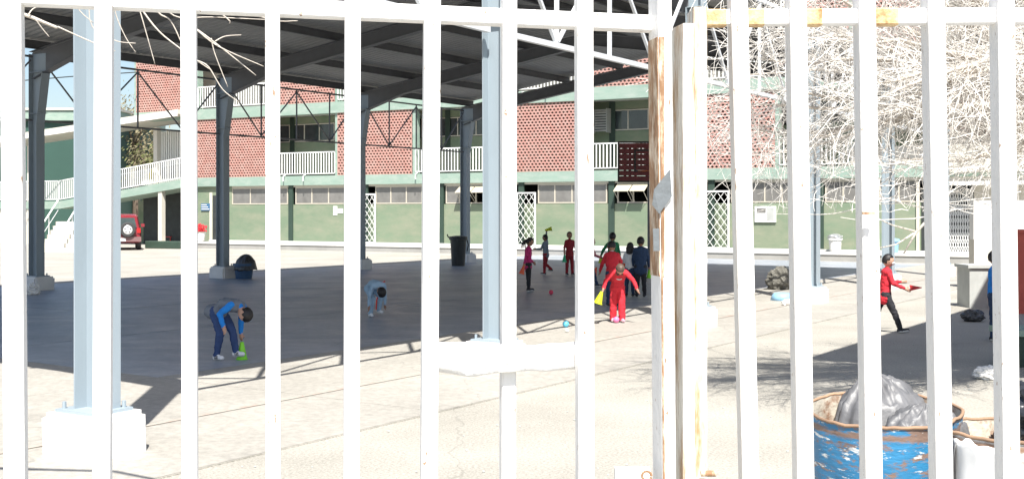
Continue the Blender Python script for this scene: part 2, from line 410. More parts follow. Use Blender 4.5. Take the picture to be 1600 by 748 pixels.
# lattice girders along both rows; one paint, sunlit tone near, shaded tone far
for rowi, (P, mtl) in enumerate(((C, 'truss_sunlit'), (D, 'rafter'))):
    TB, TT = 3.86, (5.50, 5.30)[rowi]
    for i in range(5):
        a, c = P[i], P[i+1]; dd = (c-a).normalized()
        a2, c2 = a+dd*.13, c-dd*.13; s = .065 if rowi == 0 else .045
        for z, nm in ((TB, 'truss_bottom_chord'), (TT, 'truss_top_chord')):
            b = B(); beam(b, Vector((a2.x, a2.y, z)), Vector((c2.x, c2.y, z)), s, s, side=(0,0,1)); cpart(nm, b, mtl)
        def N_(k, z): p = a.lerp(c, k/4); return Vector((p.x, p.y, z))
        for k in (1, 2, 3):
            b = B(); beam(b, N_(k, TB+s/2), N_(k, TT-s/2), (.045, .032)[rowi], (.045, .032)[rowi], side=dd); cpart('truss_post', b, mtl)
        for k0, z0, k1, z1 in ((.12, TT-.08, 1, TB+.05), (1, TB+.05, 2, TT-.05), (2, TT-.05, 3, TB+.05), (3, TB+.05, 3.88, TT-.08)):
            off = PER*.05 if k0 in (1, 3) else -PER*.05
            b = B(); beam(b, N_(k0, z0)+off*.3, N_(k1, z1)+off*.3, (.04, .03)[rowi], (.04, .03)[rowi], side=dd); cpart('truss_diagonal', b, mtl)

# ------------------------------------------------------------------ school building (local x along the front, y into the block)
U = Vector((.8797, -.4755, 0)); NB = Vector((.4755, .8797, 0)); BO = Vector((0, 50.2, 0)); BROT = math.atan2(U.y, U.x)
def S(px, d=0.):
    k = (px-800)/F
    # ray (k Z, Z): offset d in front(-)/behind(+) of the facade plane
    Z = (50.2 + d/NB.y)/(1+.5405*k); P = Vector((k*Z, Z, 0))-BO
    return P.dot(U)
def SZ(px, py, d=0.):
    k = (px-800)/F; Z = (50.2 + d/NB.y)/(1+.5405*k); return CAMH+(330-py)*Z/F
def bworld(s, d, z=0): return BO + U*s + NB*d + Vector((0,0,z))
school = thing('school_building', 'three storey green school building with red breeze block panels across the court', 'building', BO, BROT)
EP = [213, 309, 420, 527, 648, 778, 908, 1050, 1215, 1330, 1480, 1640, 1800]
E = [S(p) for p in EP]
ZF = [.3, 3.28, 6.72, 10.2]; SL = .46        # floor levels (top of slab at 3.50, 6.95)
B1, T1_, B2, T2_, B3, T3_ = 3.05, 3.50, 6.45, 6.98, 9.95, 10.5
DEP = 9.0; COR = 2.0
x0, x1 = E[0], E[-1]
q('ground_wall', 'greenwall', school, E[1], S(1478), 0.0, .25, .25, 2.12, smooth=False)
q('ground_wall', 'greenwall', school, E[1], S(362), 0.0, .25, 2.12, B1)
# slab bands
def band(z0, z1, a, c, m='greenband'): q('floor_band', m, school, a, c, -.16, .30, z0, z1)
band(B1, T1_, E[1], E[8]); band(B1, T1_, E[8]+.002, x1)
band(B2, T2_, E[1]+.0, E[8]); band(B2, T2_, E[8]+.002, x1); band(B3, T3_, E[0], x1)
band(B2+.06, T2_, E[0], E[1]-.002)
q('floor_slab', 'ceil', school, E[0], x1, .302, DEP, B1+.12, T1_-.01)
q('floor_slab', 'ceil', school, E[0], x1, .302, DEP, B2+.12, T2_-.01)
q('roof_slab', 'ceil', school, E[0]-.2, x1, .302, DEP, B3+.12, T3_-.01)
# corridor back walls
q('corridor_wall', 'greenwall', school, E[1]+.2, x1, COR, COR+.25, T1_, 5.28)
q('corridor_wall', 'greenwall', school, E[1]+.2, x1, COR, COR+.25, 6.22, B2+.11)
q('corridor_wall', 'cream', school, E[0]+.2, x1, COR, COR+.25, T2_, B3+.11)
q('inner_wall', 'dark', school, E[1]+.2, x1-.2, 3.6, 3.8, .3, B2+.1)
q('end_wall', 'greenwall', school, E[0], E[0]+.2, .31, DEP, T2_, B3+.1)
q('end_wall', 'greenwall', school, E[1], E[1]+.2, .31, DEP, .3, B1+.1)
q('end_wall', 'cream', school, E[1], E[1]+.2, .31, DEP, T1_, B2+.1)
q('back_wall', 'cream', school, E[0], x1, DEP, DEP+.25, 0, T3_)
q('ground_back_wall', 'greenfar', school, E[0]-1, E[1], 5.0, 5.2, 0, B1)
# breeze-block panels
def lattice_panel(xa, xb, z0, z1):
    f = q  # frame of pale mortar round the panel
    b = B(); cell = .175; th = .1
    nx = max(1, round((xb-xa)/cell)); nz = max(1, round((z1-z0)/(cell*.74))); cx = (xb-xa)/nx; cz = (z1-z0)/nz
    grid = {}
    def V(x, y, z):
        k = (round(x, 4), round(y, 4), round(z, 4))
        if k not in grid: grid[k] = b.verts.new((x, y, z))
        return grid[k]
    for i in range(nx):
        for j in range(nz):
            if j % 2 and i == nx-1: continue
            ax, az = xa+i*cx+(cx/2 if j % 2 else 0), z0+j*cz; r = .43
            # two half-offset diamonds per cell: one in the centre of the cell (staggered rows)
            off = 0
            mx_, mz_ = ax+cx/2, az+cz/2
            dia = [(mx_+cx*r, mz_), (mx_, mz_+cz*r), (mx_-cx*r, mz_), (mx_, mz_-cz*r)]
            cor = [(ax+cx, az+cz), (ax, az+cz), (ax, az), (ax+cx, az)]
            for k in range(4):
                d0, d1 = dia[k], dia[(k+1)%4]; c0 = cor[k]; 
                midp = cor[(k-1)%4]
                b.faces.new((V(d0[0], -.10, d0[1]), V(c0[0], -.10, c0[1]), V(d1[0], -.10, d1[1])))
                b.faces.new((V(d0[0], -.10, d0[1]), V(cor[k-1][0], -.10, cor[k-1][1]), V(c0[0], -.10, c0[1])))
                b.faces.new((V(d0[0], -.10, d0[1]), V(d1[0], -.10, d1[1]), V(d1[0], th-.1, d1[1]), V(d0[0], th-.1, d0[1])))
    for j in range(1, nz, 2):
        az = z0+j*cz
        for ax in (xa, xb-cx/2): b.faces.new([b.verts.new(p) for p in ((ax, -.1, az), (ax+cx/2, -.1, az), (ax+cx/2, -.1, az+cz), (ax, -.1, az+cz))])
    me = obj('breeze_block_panel', b, 'lattice', school, kind='stuff')
    return me
def rail(xa, xb, z0, y=-.08, h=1.12, parent=None, step=.155, z0b=None):
    parent = parent or school; z0b = z0 if z0b is None else z0b
    b = B(); beam(b, (xa, y, z0+h), (xb, y, z0b+h), .05, .05, side=(0,1,0)); obj('handrail', b, 'white', parent)
    b = B(); beam(b, (xa, y, z0+.1), (xb, y, z0b+.1), .04, .04, side=(0,1,0)); obj('bottom_rail', b, 'white', parent)
    b = B(); n = int((xb-xa)/step)
    for k in range(n+1):
        x = xa+(xb-xa)*k/n; z = z0+(z0b-z0)*k/n
        beam(b, (x, y, z+.12), (x, y, z+h-.02), .045, .03, side=(1,0,0))
    obj('baluster', b, 'white', parent, kind='stuff')
for k in range(len(E)-1):
    xa, xb = E[k], E[k+1]
    second = 'lattice' if k in (1, 3, 5, 7, 10) else ('rail' if k >= 2 else None)
    third = 'lattice' if k in (0, 2, 4, 6, 8, 9, 11) else 'rail'
    if k == 9: second = 'parapet'
    if second == 'lattice': lattice_panel(xa+.08, xb-.08, T1_, B2)
    if second == 'rail': rail(xa+.1, xb-.1, T1_)
    if second == 'parapet': q('parapet', 'cream', school, xa, xb, -.1, .1, T1_, 4.2)
    if third == 'lattice': lattice_panel(xa+.08, xb-.08, T2_, B3)
    else: rail(xa+.1, xb-.1, T2_)
    # partition piers at the bay edges
    if k >= 1: q('pier', 'greenband', school, xa-.08, xa+.08, -.06, .3, T1_+.002, B2-.002)
    q('pier', 'greenband', school, xa-.08, xa+.08, -.06, .3, T2_+.002, B3-.002)
# drain brackets under the railings
b0 = B(); tube(b0, [(0, -.14, .25), (0, -.3, .2), (.02, -.34, -.05)], .025, 6); me0 = bpy.data.meshes.new('drain_pipe'); b0.to_mesh(me0); b0.free(); me0.materials.append(M['white'])
for px in (449, 480, 655, 727, 820, 858):
    for z in ((3.3,) if px not in (820, 858) else (6.7,)):
        o = bpy.data.objects.new('drain_pipe', me0); COL.objects.link(o); o.parent = school; o.location = (S(px), 0, z)
# windows
def window(xa, xb, z0, z1, y, n, glassm='pane', openp=(), fr='frame', depth=.07):
    f = .05
    b = B()
    box(b, xa, xb, y-depth/2, y+depth/2, z0, z0+f); box(b, xa, xb, y-depth/2, y+depth/2, z1-f, z1)
    for k in range(n+1):
        x = xa+(xb-xa)*k/n; x = min(max(x, xa+f/2), xb-f/2)
        box(b, x-f/2, x+f/2, y-depth/2+.001, y+depth/2-.001, z0+f, z1-f)
    w = obj('window', b, fr, school)
    for k in range(n):
        a, c = xa+(xb-xa)*k/n+f/2, xa+(xb-xa)*(k+1)/n-f/2
        b = B()
        if k in openp:
            # bottom-hung out hopper standing open
            L_ = (z1-z0)*.62; p = [(a, y-.05, z1-.03), (c, y-.05, z1-.03), (c, y-L_, z1-L_*.62), (a, y-L_, z1-L_*.62)]
            vs = [b.verts.new(v) for v in p] + [b.verts.new(Vector(v)+Vector((0, .0, -.03))) for v in p]
            b.faces.new(vs[:4]); b.faces.new(vs[4:][::-1])
            for e in range(4): b.faces.new((vs[e], vs[(e+1)%4], vs[4+(e+1)%4], vs[4+e]))
            obj('open_pane', b, 'hopper', w)
            b = B()
            for xx in (a+.04, c-.04): tube(b, [(xx, y-L_, z1-L_*.62-.03), (xx, y-.02, z0+.08)], .012, 5)
            obj('stay', b, 'frame', w)
        else:
            box(b, a, c, y-.01, y+.01, z0+f, z1-f); obj('pane', b, glassm, w)
            b = B(); box(b, a+.03, c-.03, y+.16, y+.18, z0+f, z1-f)
PIL = [340, 455, 572, 690, 815, 956, 1112, 1282, 1440]
for px in PIL[1:-1]:
    s = S(px); q('pilaster', 'greendark', school, s-.13, s+.13, -.06, .06, .3, B1-.002)
for px in (457, 957, 700, 1240): 
    s = S(px, COR); q('pilaster', 'greendark', school, s-.13, s+.13, COR-.05, COR+.1, T1_, B2+.1)
wins = [(362, 449, 3, ()), (461, 566, 4, ()), (586, 684, 4, ()), (696, 809, 4, (1,)), (840, 948, 4, ()), (962, 1018, 2, ()), (1018, 1096, 2, (0, 1)), (1142, 1276, 5, ()), (1289, 1434, 5, ())]
wins[3] = (696, 718, 1, ()); wins += [(718, 768, 2, (0, 1)), (768, 806, 1, ()), (952, 962, 1, ())]
wins[5] = (964, 1014, 2, (0, 1)); wins[6] = (1014, 1096, 3, ()); wins = wins[:-1]
for a, c, n, op in wins:
    window(S(a), S(c), 2.14, 2.96, .06, n, 'pane', op)
q('window_head', 'cream', school, S(362), S(1478), .01, .25, 2.962, B1)
for k in (2, 4, 6, 8):      # upper corridor windows
    xa, xb = S(EP[k]+2, COR), S(EP[k+1]-2, COR)
    n = 4
    window(xa+.3, xb-.1, 5.3, 6.2, COR+.05, n, 'paned', fr='cream')
for k in (1, 3, 5, 7):
    window(E[k]+.8, E[k+1]-.6, T2_+1.6, T2_+2.5, COR-.06, 4, 'paned', fr='frame')
for (px, w) in ((930, 24),):
    xa, xb = S(px, COR), S(px+w, COR)
    b = B()
    for k in range(9):
        z = 5.25+k*.11; box(b, xa, xb, COR-.5, COR-.44, z, z+.07)
    box(b, xa-.04, xa, COR-.5, COR, 5.2, 6.25); box(b, xb, xb+.04, COR-.5, COR, 5.2, 6.25)
    obj('louvred_shutter', b, 'concrete', school)
# doors: dark openings and white diamond security gates folded open
def sec_gate(pa, pb, ztop, y=-.12, zb=.32, nm='security_gate'):
    xa, xb = S(pa), S(pb); b = B(); f = .06
    box(b, xa, xa+f, y-.03, y+.03, zb, ztop); box(b, xb-f, xb, y-.03, y+.03, zb, ztop)
    box(b, xa+f, xb-f, y-.03, y+.03, ztop-f, ztop); box(b, xa+f, xb-f, y-.03, y+.03, zb, zb+f)
    g = obj(nm, b, 'white', school)
    b = B(); W = xb-xa-2*f; H = ztop-zb-2*f; st = W/3.0
    import itertools
    n = int((W+H)/st)+2
    for k in range(-1, n):
        for sg in (1, -1):
            # line from (x = k*st, z=0) slope 1.35
            sl = 1.35; x_s = k*st if sg == 1 else W-k*st
            pts = []
            t0 = 0
            for t in (0, H):
                pass
            # clip param z in [0,H]; x = x_s -+ z/sl
            za, zb_ = 0., H
            dx = -1/sl*sg
            # x(z) = x_s + dx*z within [0,W]
            if abs(dx) > 0:
                z1_ = (0-x_s)/dx; z2_ = (W-x_s)/dx; lo, hi = min(z1_, z2_), max(z1_, z2_); za, zb_ = max(za, lo), min(zb_, hi)
            if zb_-za > .05:
                beam(b, (xa+f+x_s+dx*za, y+.01*sg, zb+f+za), (xa+f+x_s+dx*zb_, y+.01*sg, zb+f+zb_), .018, .018, side=(0,1,0))
    obj('diamond_mesh', b, 'white', g, kind='stuff')
for a, c in ((563, 589), (809, 839), (1103, 1141)): sec_gate(a, c, 2.62)
for a, c in ((799, 808), (1096, 1102), (1440, 1476), (333, 352)):
    q('doorway', 'dark', school, S(a), S(c), -.03, .02, .3, 2.6)
q('door_frame', 'cream', school, S(1432), S(1437), -.06, .05, .3, 2.9)
q('door_frame', 'cream', school, S(328), S(332), -.04, .05, .3, 2.75)
# notices on the wall
xa, xb = S(1180), S(1213); za, zb = SZ(1197, 347), SZ(1197, 322)
w = q('notice_case', 'white', school, xa, xb, -.07, 0, za, zb)
q('notice', 'pane', w, xa+.08, xa+.44, -.076, -.07, za+.36, zb-.07); q('notice', 'paper', w, xa+.08, xa+.44, -.076, -.07, za+.07, za+.32)
q('notice', 'concrete', w, xa+.48, xb-.07, -.076, -.07, za+.07, zb-.07)
q('paper_sheet', 'paper', school, S(521), S(527), -.02, 0, SZ(524, 336), SZ(524, 322)); q('paper_sheet', 'paper', school, S(528), S(536), -.02, 0, SZ(524, 333), SZ(524, 326))
w = q('wall_sign', 'signblue', school, S(315), S(329), -.05, 0, SZ(322, 329), SZ(322, 318))
for k in range(3): q('lettering', 'paper', w, S(316), S(328-k*2), -.056, -.05, SZ(322, 327.2-k*3.3), SZ(322, 326-k*3.3))
# right-hand end: cream porch, accordion gate
q('cream_wall', 'cream', school, S(1478), x1, -.02, .25, 2.0+.9, B1-.002)
q('cream_wall', 'cream', school, S(1522), x1, -.02, .25, .25, 2.9)
q('doorway', 'dark', school, S(1478), S(1522), .4, .45, .3, 2.9)
q('porch_slab', 'whitewall', school, S(1476), x1, -1.0, -.02, 2.72, 2.86)
q('eave_slab', 'whitewall', school, S(1325), x1, -.9, -.17, 5.2, 5.42)
q('parapet', 'cream', school, E[10], x1, -.35, -.165, T1_-.3, 4.4)
b = B(); xa, xb = S(1478), S(1520)
for k in range(12):
    x = xa+(xb-xa)*k/11; box(b, x-.015, x+.015, .0, .03, .32, 2.6)
for k in range(11):
    for j in range(9):
        x = xa+(xb-xa)*k/11; xx = xa+(xb-xa)*(k+1)/11; z = .35+j*.25
        beam(b, (x, -.02, z), (xx, -.02, z+.25), .014, .014, side=(0,1,0)); beam(b, (x, -.035, z+.25), (xx, -.035, z), .014, .014, side=(0,1,0))
obj('folding_gate', b, 'white', school)
# raised walkway with kerb in front of the block
b = B(); box(b, S(285, -2), x1+6, -2.06, 0.0, -.1, .30)
o = obj('raised_walkway', b, 'ledge'); o.location = BO; o.rotation_euler.z = BROT; o['kind'] = 'structure'  # grey tone stands in for the dimmer light on the upright face
b = B(); box(b, S(285, -2)-.05, x1+6, -2.10, -1.9, .235, .315); box(b, S(285, -2), x1+6, -.16, -.09, .3, .36)
o = obj('kerb', b, 'whitewall'); o.location = BO; o.rotation_euler.z = BROT; o['kind'] = 'structure'  # white tone stands in for sunlight on the top edge

# left: sloping walkway (ramp) with its own roof, posts and rails
ramp = thing('covered_ramp', 'green walkway ramp with white railings and sloping roof left of the school', 'walkway', BO, BROT)
def slab4(name, m, xa, xb, ya, yb, za0, za1, zb0, zb1, parent):
    b = B(); v = [b.verts.new(p) for p in ((xa,ya,za0),(xb,ya,zb0),(xb,yb,zb0),(xa,yb,za0),(xa,ya,za1),(xb,ya,zb1),(xb,yb,zb1),(xa,yb,za1))]
    for f in ((0,3,2,1),(4,5,6,7),(0,1,5,4),(1,2,6,5),(2,3,7,6),(3,0,4,7)): b.faces.new([v[i] for i in f])
    return obj(name, b, m, parent)
xr, xl, xll = S(300), S(95), S(-30)
zr, zl = 3.5, 2.35
slab4('ramp_deck', 'greenband', xl, xr, -.15, 1.6, zl-.42, zl, zr-.42, zr, ramp)
slab4('ramp_deck', 'greenband', xll, xl-.01, -.15, 1.6, zl-.42, zl, zl-.42, zl, ramp)
rail(xl, xr, zl, y=-.1, parent=ramp, z0b=zr); rail(xl, xr, zl, y=1.5, parent=ramp, z0b=zr)
rail(xll, xl-.1, zl, y=-.1, parent=ramp)
slab4('roof_slab', 'cream', xll, xr-.01, -1.0, 2.0, 5.55, 5.80, 6.72, 6.95, ramp)
slab4('roof_fascia', 'whitewall', xll, xr-.01, -1.1, -1.0, 5.43, 5.66, 6.60, 6.83, ramp)
for px, z1 in ((252, 3.1), (47, 5.5), (238, 6.2)):
    s = S(px); q('post', 'cream', ramp, s-.13, s+.13, -.1 + (0.3 if px == 238 else 0), .16 + (0.3 if px == 238 else 0), (0 if px != 238 else 3.2), z1)
b = B()
for k in range(15):
    x = S(214)+k*.16; box(b, x-.04, x+.04, 1.62, 1.70, 3.1, 6.1)
obj('vertical_slat', b, 'white', ramp, kind='stuff')
q('side_wall', 'greenwall', ramp, S(150), S(222), 3.0, 3.2, 0, 2.4)
q('base_wall', 'cream', ramp, xll, S(60), -.05, .1, 0, zl-.45)
for pa, pb in ((224, 248), (255, 286)): q('doorway', 'dark', ramp, S(pa, 1.8), S(pb, 1.8), 1.8, 1.9, 0, 2.9)
# a water jug and yellow bottle on the ramp
b = B(); lathe(b, [(.12, 0), (.16, .1), (.16, .7), (.05, .85), (.05, .95)], 12)
o = obj('yellow_bottle', b, 'yellow', smooth=True); o.location = bworld(S(237, 1.0), 1.0, 3.12); tag(o, 'tall yellow canister standing behind the white ramp railing', 'canister')
# stairs
st = thing('stair_flight', 'short flight of cream steps with white handrails below the ramp', 'stairs', gp(95, 394))
for k in range(7):
    q('step', 'cream', st, -1.0, .6, k*.32, 7*.32, .0+k*.19 + (0 if k == 0 else .002), (k+1)*.19)
for xx in (-.95, .1, .75):
    b = B(); tube(b, [(xx, 0, .0), (xx, 0, 1.0), (xx, 2.1, 2.3)], .035, 6)
    tube(b, [(xx, 1.05, .7), (xx, 1.05, 1.66)], .025, 6); tube(b, [(xx, 0, .55), (xx, 2.1, 1.85)], .02, 6); obj('handrail', b, 'white', st)

# distant dark green hall at left
hall = thing('green_hall', 'dark green hall with pale fascia behind the left column', 'building', Vector((-34, 78, 0)))
def W(px, Z): return (px-800)/F*Z
b = B(); Zh = 74; xh0, xh1 = W(-250, Zh), W(176, Zh)
hx, hy = -34, 78
q('wall', 'greenfar', hall, xh0-hx, xh1-hx, Zh-hy, Zh+10-hy, 0, 7.6)
q('fascia', 'greenband', hall, xh0-hx-.2, xh1-hx+.3, Zh-.3-hy, Zh+10.3-hy, 7.602, 8.25)
q('roof_edge', 'cream', hall, xh0-hx-.3, xh1-hx+.4, Zh-.4-hy, Zh+10.4-hy, 8.252, 8.4)
q('window', 'paned', hall, W(20, Zh)-hx, W(58, Zh)-hx, Zh-.06-hy, Zh-hy-.002, 2.1, 3.6)
# pale house behind the ramp
hs = thing('pale_house', 'pale beige house seen between the ramp roof and its railing', 'house', Vector((-22, 82, 0)))
q('wall', 'cream', hs, -8.0, 0, 0, 6, 0, 5.1); q('roof', 'ledge', hs, -8.4, .4, -.4, 6.4, 5.102, 5.4)
for k in range(3): w = q('window', 'frame', hs, -6.5+k*2.1, -5.3+k*2.1, -.05, -.002, 3.2, 4.3); q('pane', 'paned', w, -6.42+k*2.1, -5.38+k*2.1, -.07, -.052, 3.28, 4.22)

# ------------------------------------------------------------------ trees behind
def leafy_tree(name, label, loc, H, Rr, n, m, seed, dens=1.):
    rnd = random.Random(seed); t = thing(name, label, 'tree', loc)
    b = B(); tube(b, [(0,0,0), (.1,0,H*.3), (-.1,.1,H*.55), (.1,0,H*.8)], [H*.03, H*.024, H*.016, H*.005], 8); tips = []
    for k in range(14):
        a = rnd.uniform(0, 6.28); z0 = H*rnd.uniform(.3, .6); rr = Rr*rnd.uniform(.4, .9); z1 = z0+H*rnd.uniform(.1, .35)
        p0 = Vector((0,0,z0)); p2 = Vector((math.cos(a)*rr, math.sin(a)*rr, z1)); p1 = (p0+p2)/2+Vector((0,0,H*.04))
        tube(b, [p0, p1, p2], [H*.012, H*.007, H*.002], 5); tips += [p1, p2, (p1+p2)/2]
    obj('trunk', b, 'trunk', t, smooth=True)
    b = B()
    for k in range(n):
        c = rnd.choice(tips); cl = Vector((rnd.gauss(0, 1), rnd.gauss(0, 1), rnd.gauss(0, .8)))*Rr*.22; p = c+cl
        s = rnd.uniform(.05, .11); ax = Vector((rnd.gauss(0,1), rnd.gauss(0,1), rnd.gauss(0,1))).normalized(); o1 = ax.orthogonal().normalized(); o2 = ax.cross(o1)
        v = [b.verts.new(p+o1*s*1.5), b.verts.new(p+o2*s*.6), b.verts.new(p-o1*s*1.5), b.verts.new(p-o2*s*.6)]; b.faces.new(v)
    obj('crown', b, m, t)
leafy_tree('bushy_tree', 'sparse brown green tree against the sky left of the upper red panel', (-25.5, 78, 0), 10.2, 3.0, 2600, 'leafdry', 3)
leafy_tree('bushy_tree', 'dark olive tree seen through the open side of the ramp', (-20.5, 68, 0), 6.0, 2.2, 3500, 'leaf', 5)
# cable in the sky at left
b = B(); tube(b, [at(-60, 134, 60), at(110, 120, 60), at(215, 113, 60)], .03, 5)
tube(b, [at(-60, 134, 60), (at(-60, 134, 60).x, 60, 0)], .12, 8); o = obj('power_line', b, 'dark'); tag(o, 'thin dark cable crossing the pale sky at left', 'cable')

# ------------------------------------------------------------------ red car, seen from behind
car = thing('parked_car', 'red off road car with spare wheel on its tailgate parked by the ramp', 'car', gp(190, 391), R(19))
def carbody():
    b = B()
    # stations front(+y)..rear(0): half width, z profile loops
    secs = [(0.05, .80, .42, .98, .66, 1.60), (.35, .86, .32, 1.0, .70, 1.66), (1.3, .88, .30, 1.02, .71, 1.68), (2.4, .88, .30, 1.02, .68, 1.62), (2.95, .87, .30, 1.0, .60, 1.08), (3.8, .84, .34, .98, .5, 1.0), (4.1, .7, .42, .8, .4, .84)]
    rings = []
    for y, hw, zb, zm, hr, zt in secs:
        pts = [(-hw*.92, zb), (hw*.92, zb), (hw, zb+.15), (hw, zm-.12), (hw*.96, zm), (hr, zt-.05), (hr*.85, zt), (-hr*.85, zt), (-hr, zt-.05), (-hw*.96, zm), (-hw, zm-.12), (-hw, zb+.15)]
        rings.append([b.verts.new((x, y, z)) for x, z in pts])
    for r0, r1 in zip(rings, rings[1:]):
        for k in range(12): b.faces.new((r0[k], r0[(k+1)%12], r1[(k+1)%12], r1[k]))
    b.faces.new(rings[0][::-1]); b.faces.new(rings[-1])
    bmesh.ops.recalc_face_normals(b, faces=b.faces)
    bmesh.ops.bevel(b, geom=[e for e in b.edges if e.calc_face_angle(0) > .6], offset=.03, segments=2, affect='EDGES')
    return b
obj('body', carbody(), 'carred', car)
b = B(); v = [b.verts.new(p) for p in ((-.66, .0, 1.06), (.66, .0, 1.06), (.56, .03, 1.5), (-.56, .03, 1.5))]
v2 = [b.verts.new(Vector(x.co)+Vector((0, .07, 0))) for x in v]
b.faces.new(v); b.faces.new(v2[::-1])
for e in range(4): b.faces.new((v[e], v[(e+1)%4], v2[(e+1)%4], v2[e]))
obj('rear_window', b, 'carglass', car)
for sx in (-1, 1):
    b = B(); beam(b, (sx*.83, .5, 1.3), (sx*.83, 1.2, 1.3), .03, .42, side=(1,0,0)); beam(b, (sx*.83, 1.3, 1.3), (sx*.83, 2.2, 1.3), .03, .42, side=(1,0,0))
    for v in b.verts: v.co.x = sx*(.905 - (v.co.z-1.02)*.36)
    for v in b.verts: v.co.x += sx*random.uniform(0, .004)
    obj('side_window', b, 'carglass', car)
    q('tail_lamp', 'lamp', car, sx*.76-.07, sx*.76+.07, .0, .1, .8, 1.02)
    q('wing_mirror', 'carred', car, min(sx*.9, sx*1.06), max(sx*.9, sx*1.06), 2.4, 2.5, 1.05, 1.2)
    for wy in (.75, 3.3):
        b = B(); lathe(b, [(.2, -.11), (.32, -.11), (.35, -.07), (.35, .07), (.32, .11), (.2, .11)], 20, (sx*.76, wy, .35), 'x'); w = obj('wheel', b, 'tyre', car, smooth=False)
        b = B(); lathe(b, [(.05, -.02), (.2, -.03), (.21, .1*sx), (.1, .115*sx)], 14, (sx*.76, wy, .35), 'x'); obj('rim', b, 'alloy', w)
q('bumper', 'greybump', car, -.86, .86, -.12, .08, .40, .62); q('number_plate', 'plate', car, -.16, .18, -.135, -.122, .42, .56)
b = B(); lathe(b, [(.2, -.24), (.31, -.24), (.35, -.2), (.35, -.06), (.31, -.02), (.05, -.02)], 28, (.27, 0, .95), 'y'); w = obj('spare_wheel', b, 'tyre', car)
b = B(); lathe(b, [(.04, -.26), (.19, -.25), (.235, -.22), (.235, -.1)], 28, (.27, 0, .95), 'y')
obj('wheel_cover', b, 'alloy', w)
b = B()
for k in range(5):
    a = k*1.2566+.3; ball(b, (.27+.13*math.cos(a), -.262, .95+.13*math.sin(a)), .03, 1, (1, .3, 1))
obj('lug_recess', b, 'tyre', w)
q('sticker', 'paper', car, -.45, -.1, -.012, -.002, 1.12, 1.2)
q('sticker', 'paper', car, -.6, -.42, -.006, .0, 1.32, 1.45)
# long dark kerb planter and seated red things
b = B(); g0 = gp(226, 388); box(b, 0, 2.0, 0, .5, 0, .36); bmesh.ops.bevel(b, geom=list(b.edges), offset=.03, segments=1, affect='EDGES')
o = obj('low_bench', b, 'greendark'); o.location = g0; o.rotation_euler.z = BROT*.7; tag(o, 'long low dark green bench beside the red car', 'bench')
t = thing('plastic_chair', 'red plastic chair in the shade of the passage under the ramp', 'chair', bworld(S(268, 2), 2, 0), R(-40))
q('seat', mat('chair_red', (.4, .03, .03), .4), t, -.25, .25, -.25, .25, .40, .44); q('backrest', M['chair_red'] if 'chair_red' in M else MATS['chair_red'], t, -.25, .25, .22, .26, .442, .9)
for a in (-.22, .22):
    for c in (-.22, .22): q('leg', MATS['chair_red'], t, a-.02, a+.02, c-.02, c+.02, 0, .398)
t = thing('flower_tub', 'white square tub with red flowers on the walkway corner by the passage', 'planter', bworld(S(313, -1.0), -1.0, .3))
b = B(); lathe(b, [(.18, 0), (.2, .05), (.27, .42), (.3, .46), (.24, .46), (.2, .4)], 16); obj('tub', b, 'whitewall', t)
b = B(); rnd = random.Random(4)
for k in range(160):
    a = rnd.uniform(0, 6.28); r = rnd.uniform(0, .32); p = Vector((math.cos(a)*r, math.sin(a)*r, .5+rnd.uniform(0, .38)*(1-r))); ball(b, p, .035, 1)
obj('flowers', b, mat('flower_red', (.6, .04, .05), .6), t, kind='stuff')

# ------------------------------------------------------------------ basketball backboard at the canopy end
bb = thing('basketball_board', 'dark red slatted basketball backboard hanging from its post at the canopy end', 'backboard', Vector((4.05, 34.6, 0)), R(0))
Zb = 34.4; bx0, bx1 = W(966, Zb)-4.05, W(1049, Zb)-4.05; bz0, bz1 = CAMH+(330-283)*Zb/F, CAMH+(330-223)*Zb/F
n = 7; ph = (bz1-bz0)/n
for k in range(n): q('plank', 'boardred', bb, bx0+.04, bx1-.04, -.02, .01, bz0+k*ph+.007, bz0+(k+1)*ph-.007)
for xx in (bx0, bx1-.05): q('edge_frame', 'boardblk', bb, xx, xx+.05, -.03, .012, bz0, bz1)
for zz in (bz0-.03, bz1-.0): q('edge_frame', 'boardblk', bb, bx0, bx1, -.032, .014, zz, zz+.05)
for xx in (bx0+.2, bx0+.35, bx0+.52, bx0+.86, bx0+1.16, bx0+1.3): q('batten', 'boardblk', bb, xx-.02, xx+.06, .012, .05, bz0+.02, bz1-.02)
mx0 = (bx0+bx1)/2
for a in ((mx0-.3, mx0-.25, bz0+.33, bz0+.9), (mx0+.25, mx0+.3, bz0+.33, bz0+.9), (mx0-.3, mx0+.3, bz0+.28, bz0+.33), (mx0-.3, mx0+.3, bz0+.9, bz0+.95)):
    q('target_square', 'boardblk', bb, a[0], a[1], -.034, -.022, a[2], a[3])
b = B(); tube(b, [(mx0+.225*math.cos(a*.3927), -.38+.225*math.sin(a*.3927), bz0+.3) for a in range(17)], .012, 6, cap=False); beam(b, (mx0, -.17, bz0+.3), (mx0, -.02, bz0+.3), .1, .03); obj('rim', b, 'rim', bb)
b = B(); beam(b, (mx0+.35, 1.4, 0), (mx0+.35, 1.4, bz1-.1), .15, .15); beam(b, (mx0+.35, 1.4, bz1-.3), (mx0+.1, .06, bz0+.8), .08, .08); beam(b, (mx0+.35, 1.4, bz1-.8), (mx0+.1, .06, bz0+.4), .06, .06); obj('post', b, 'rafter', bb)

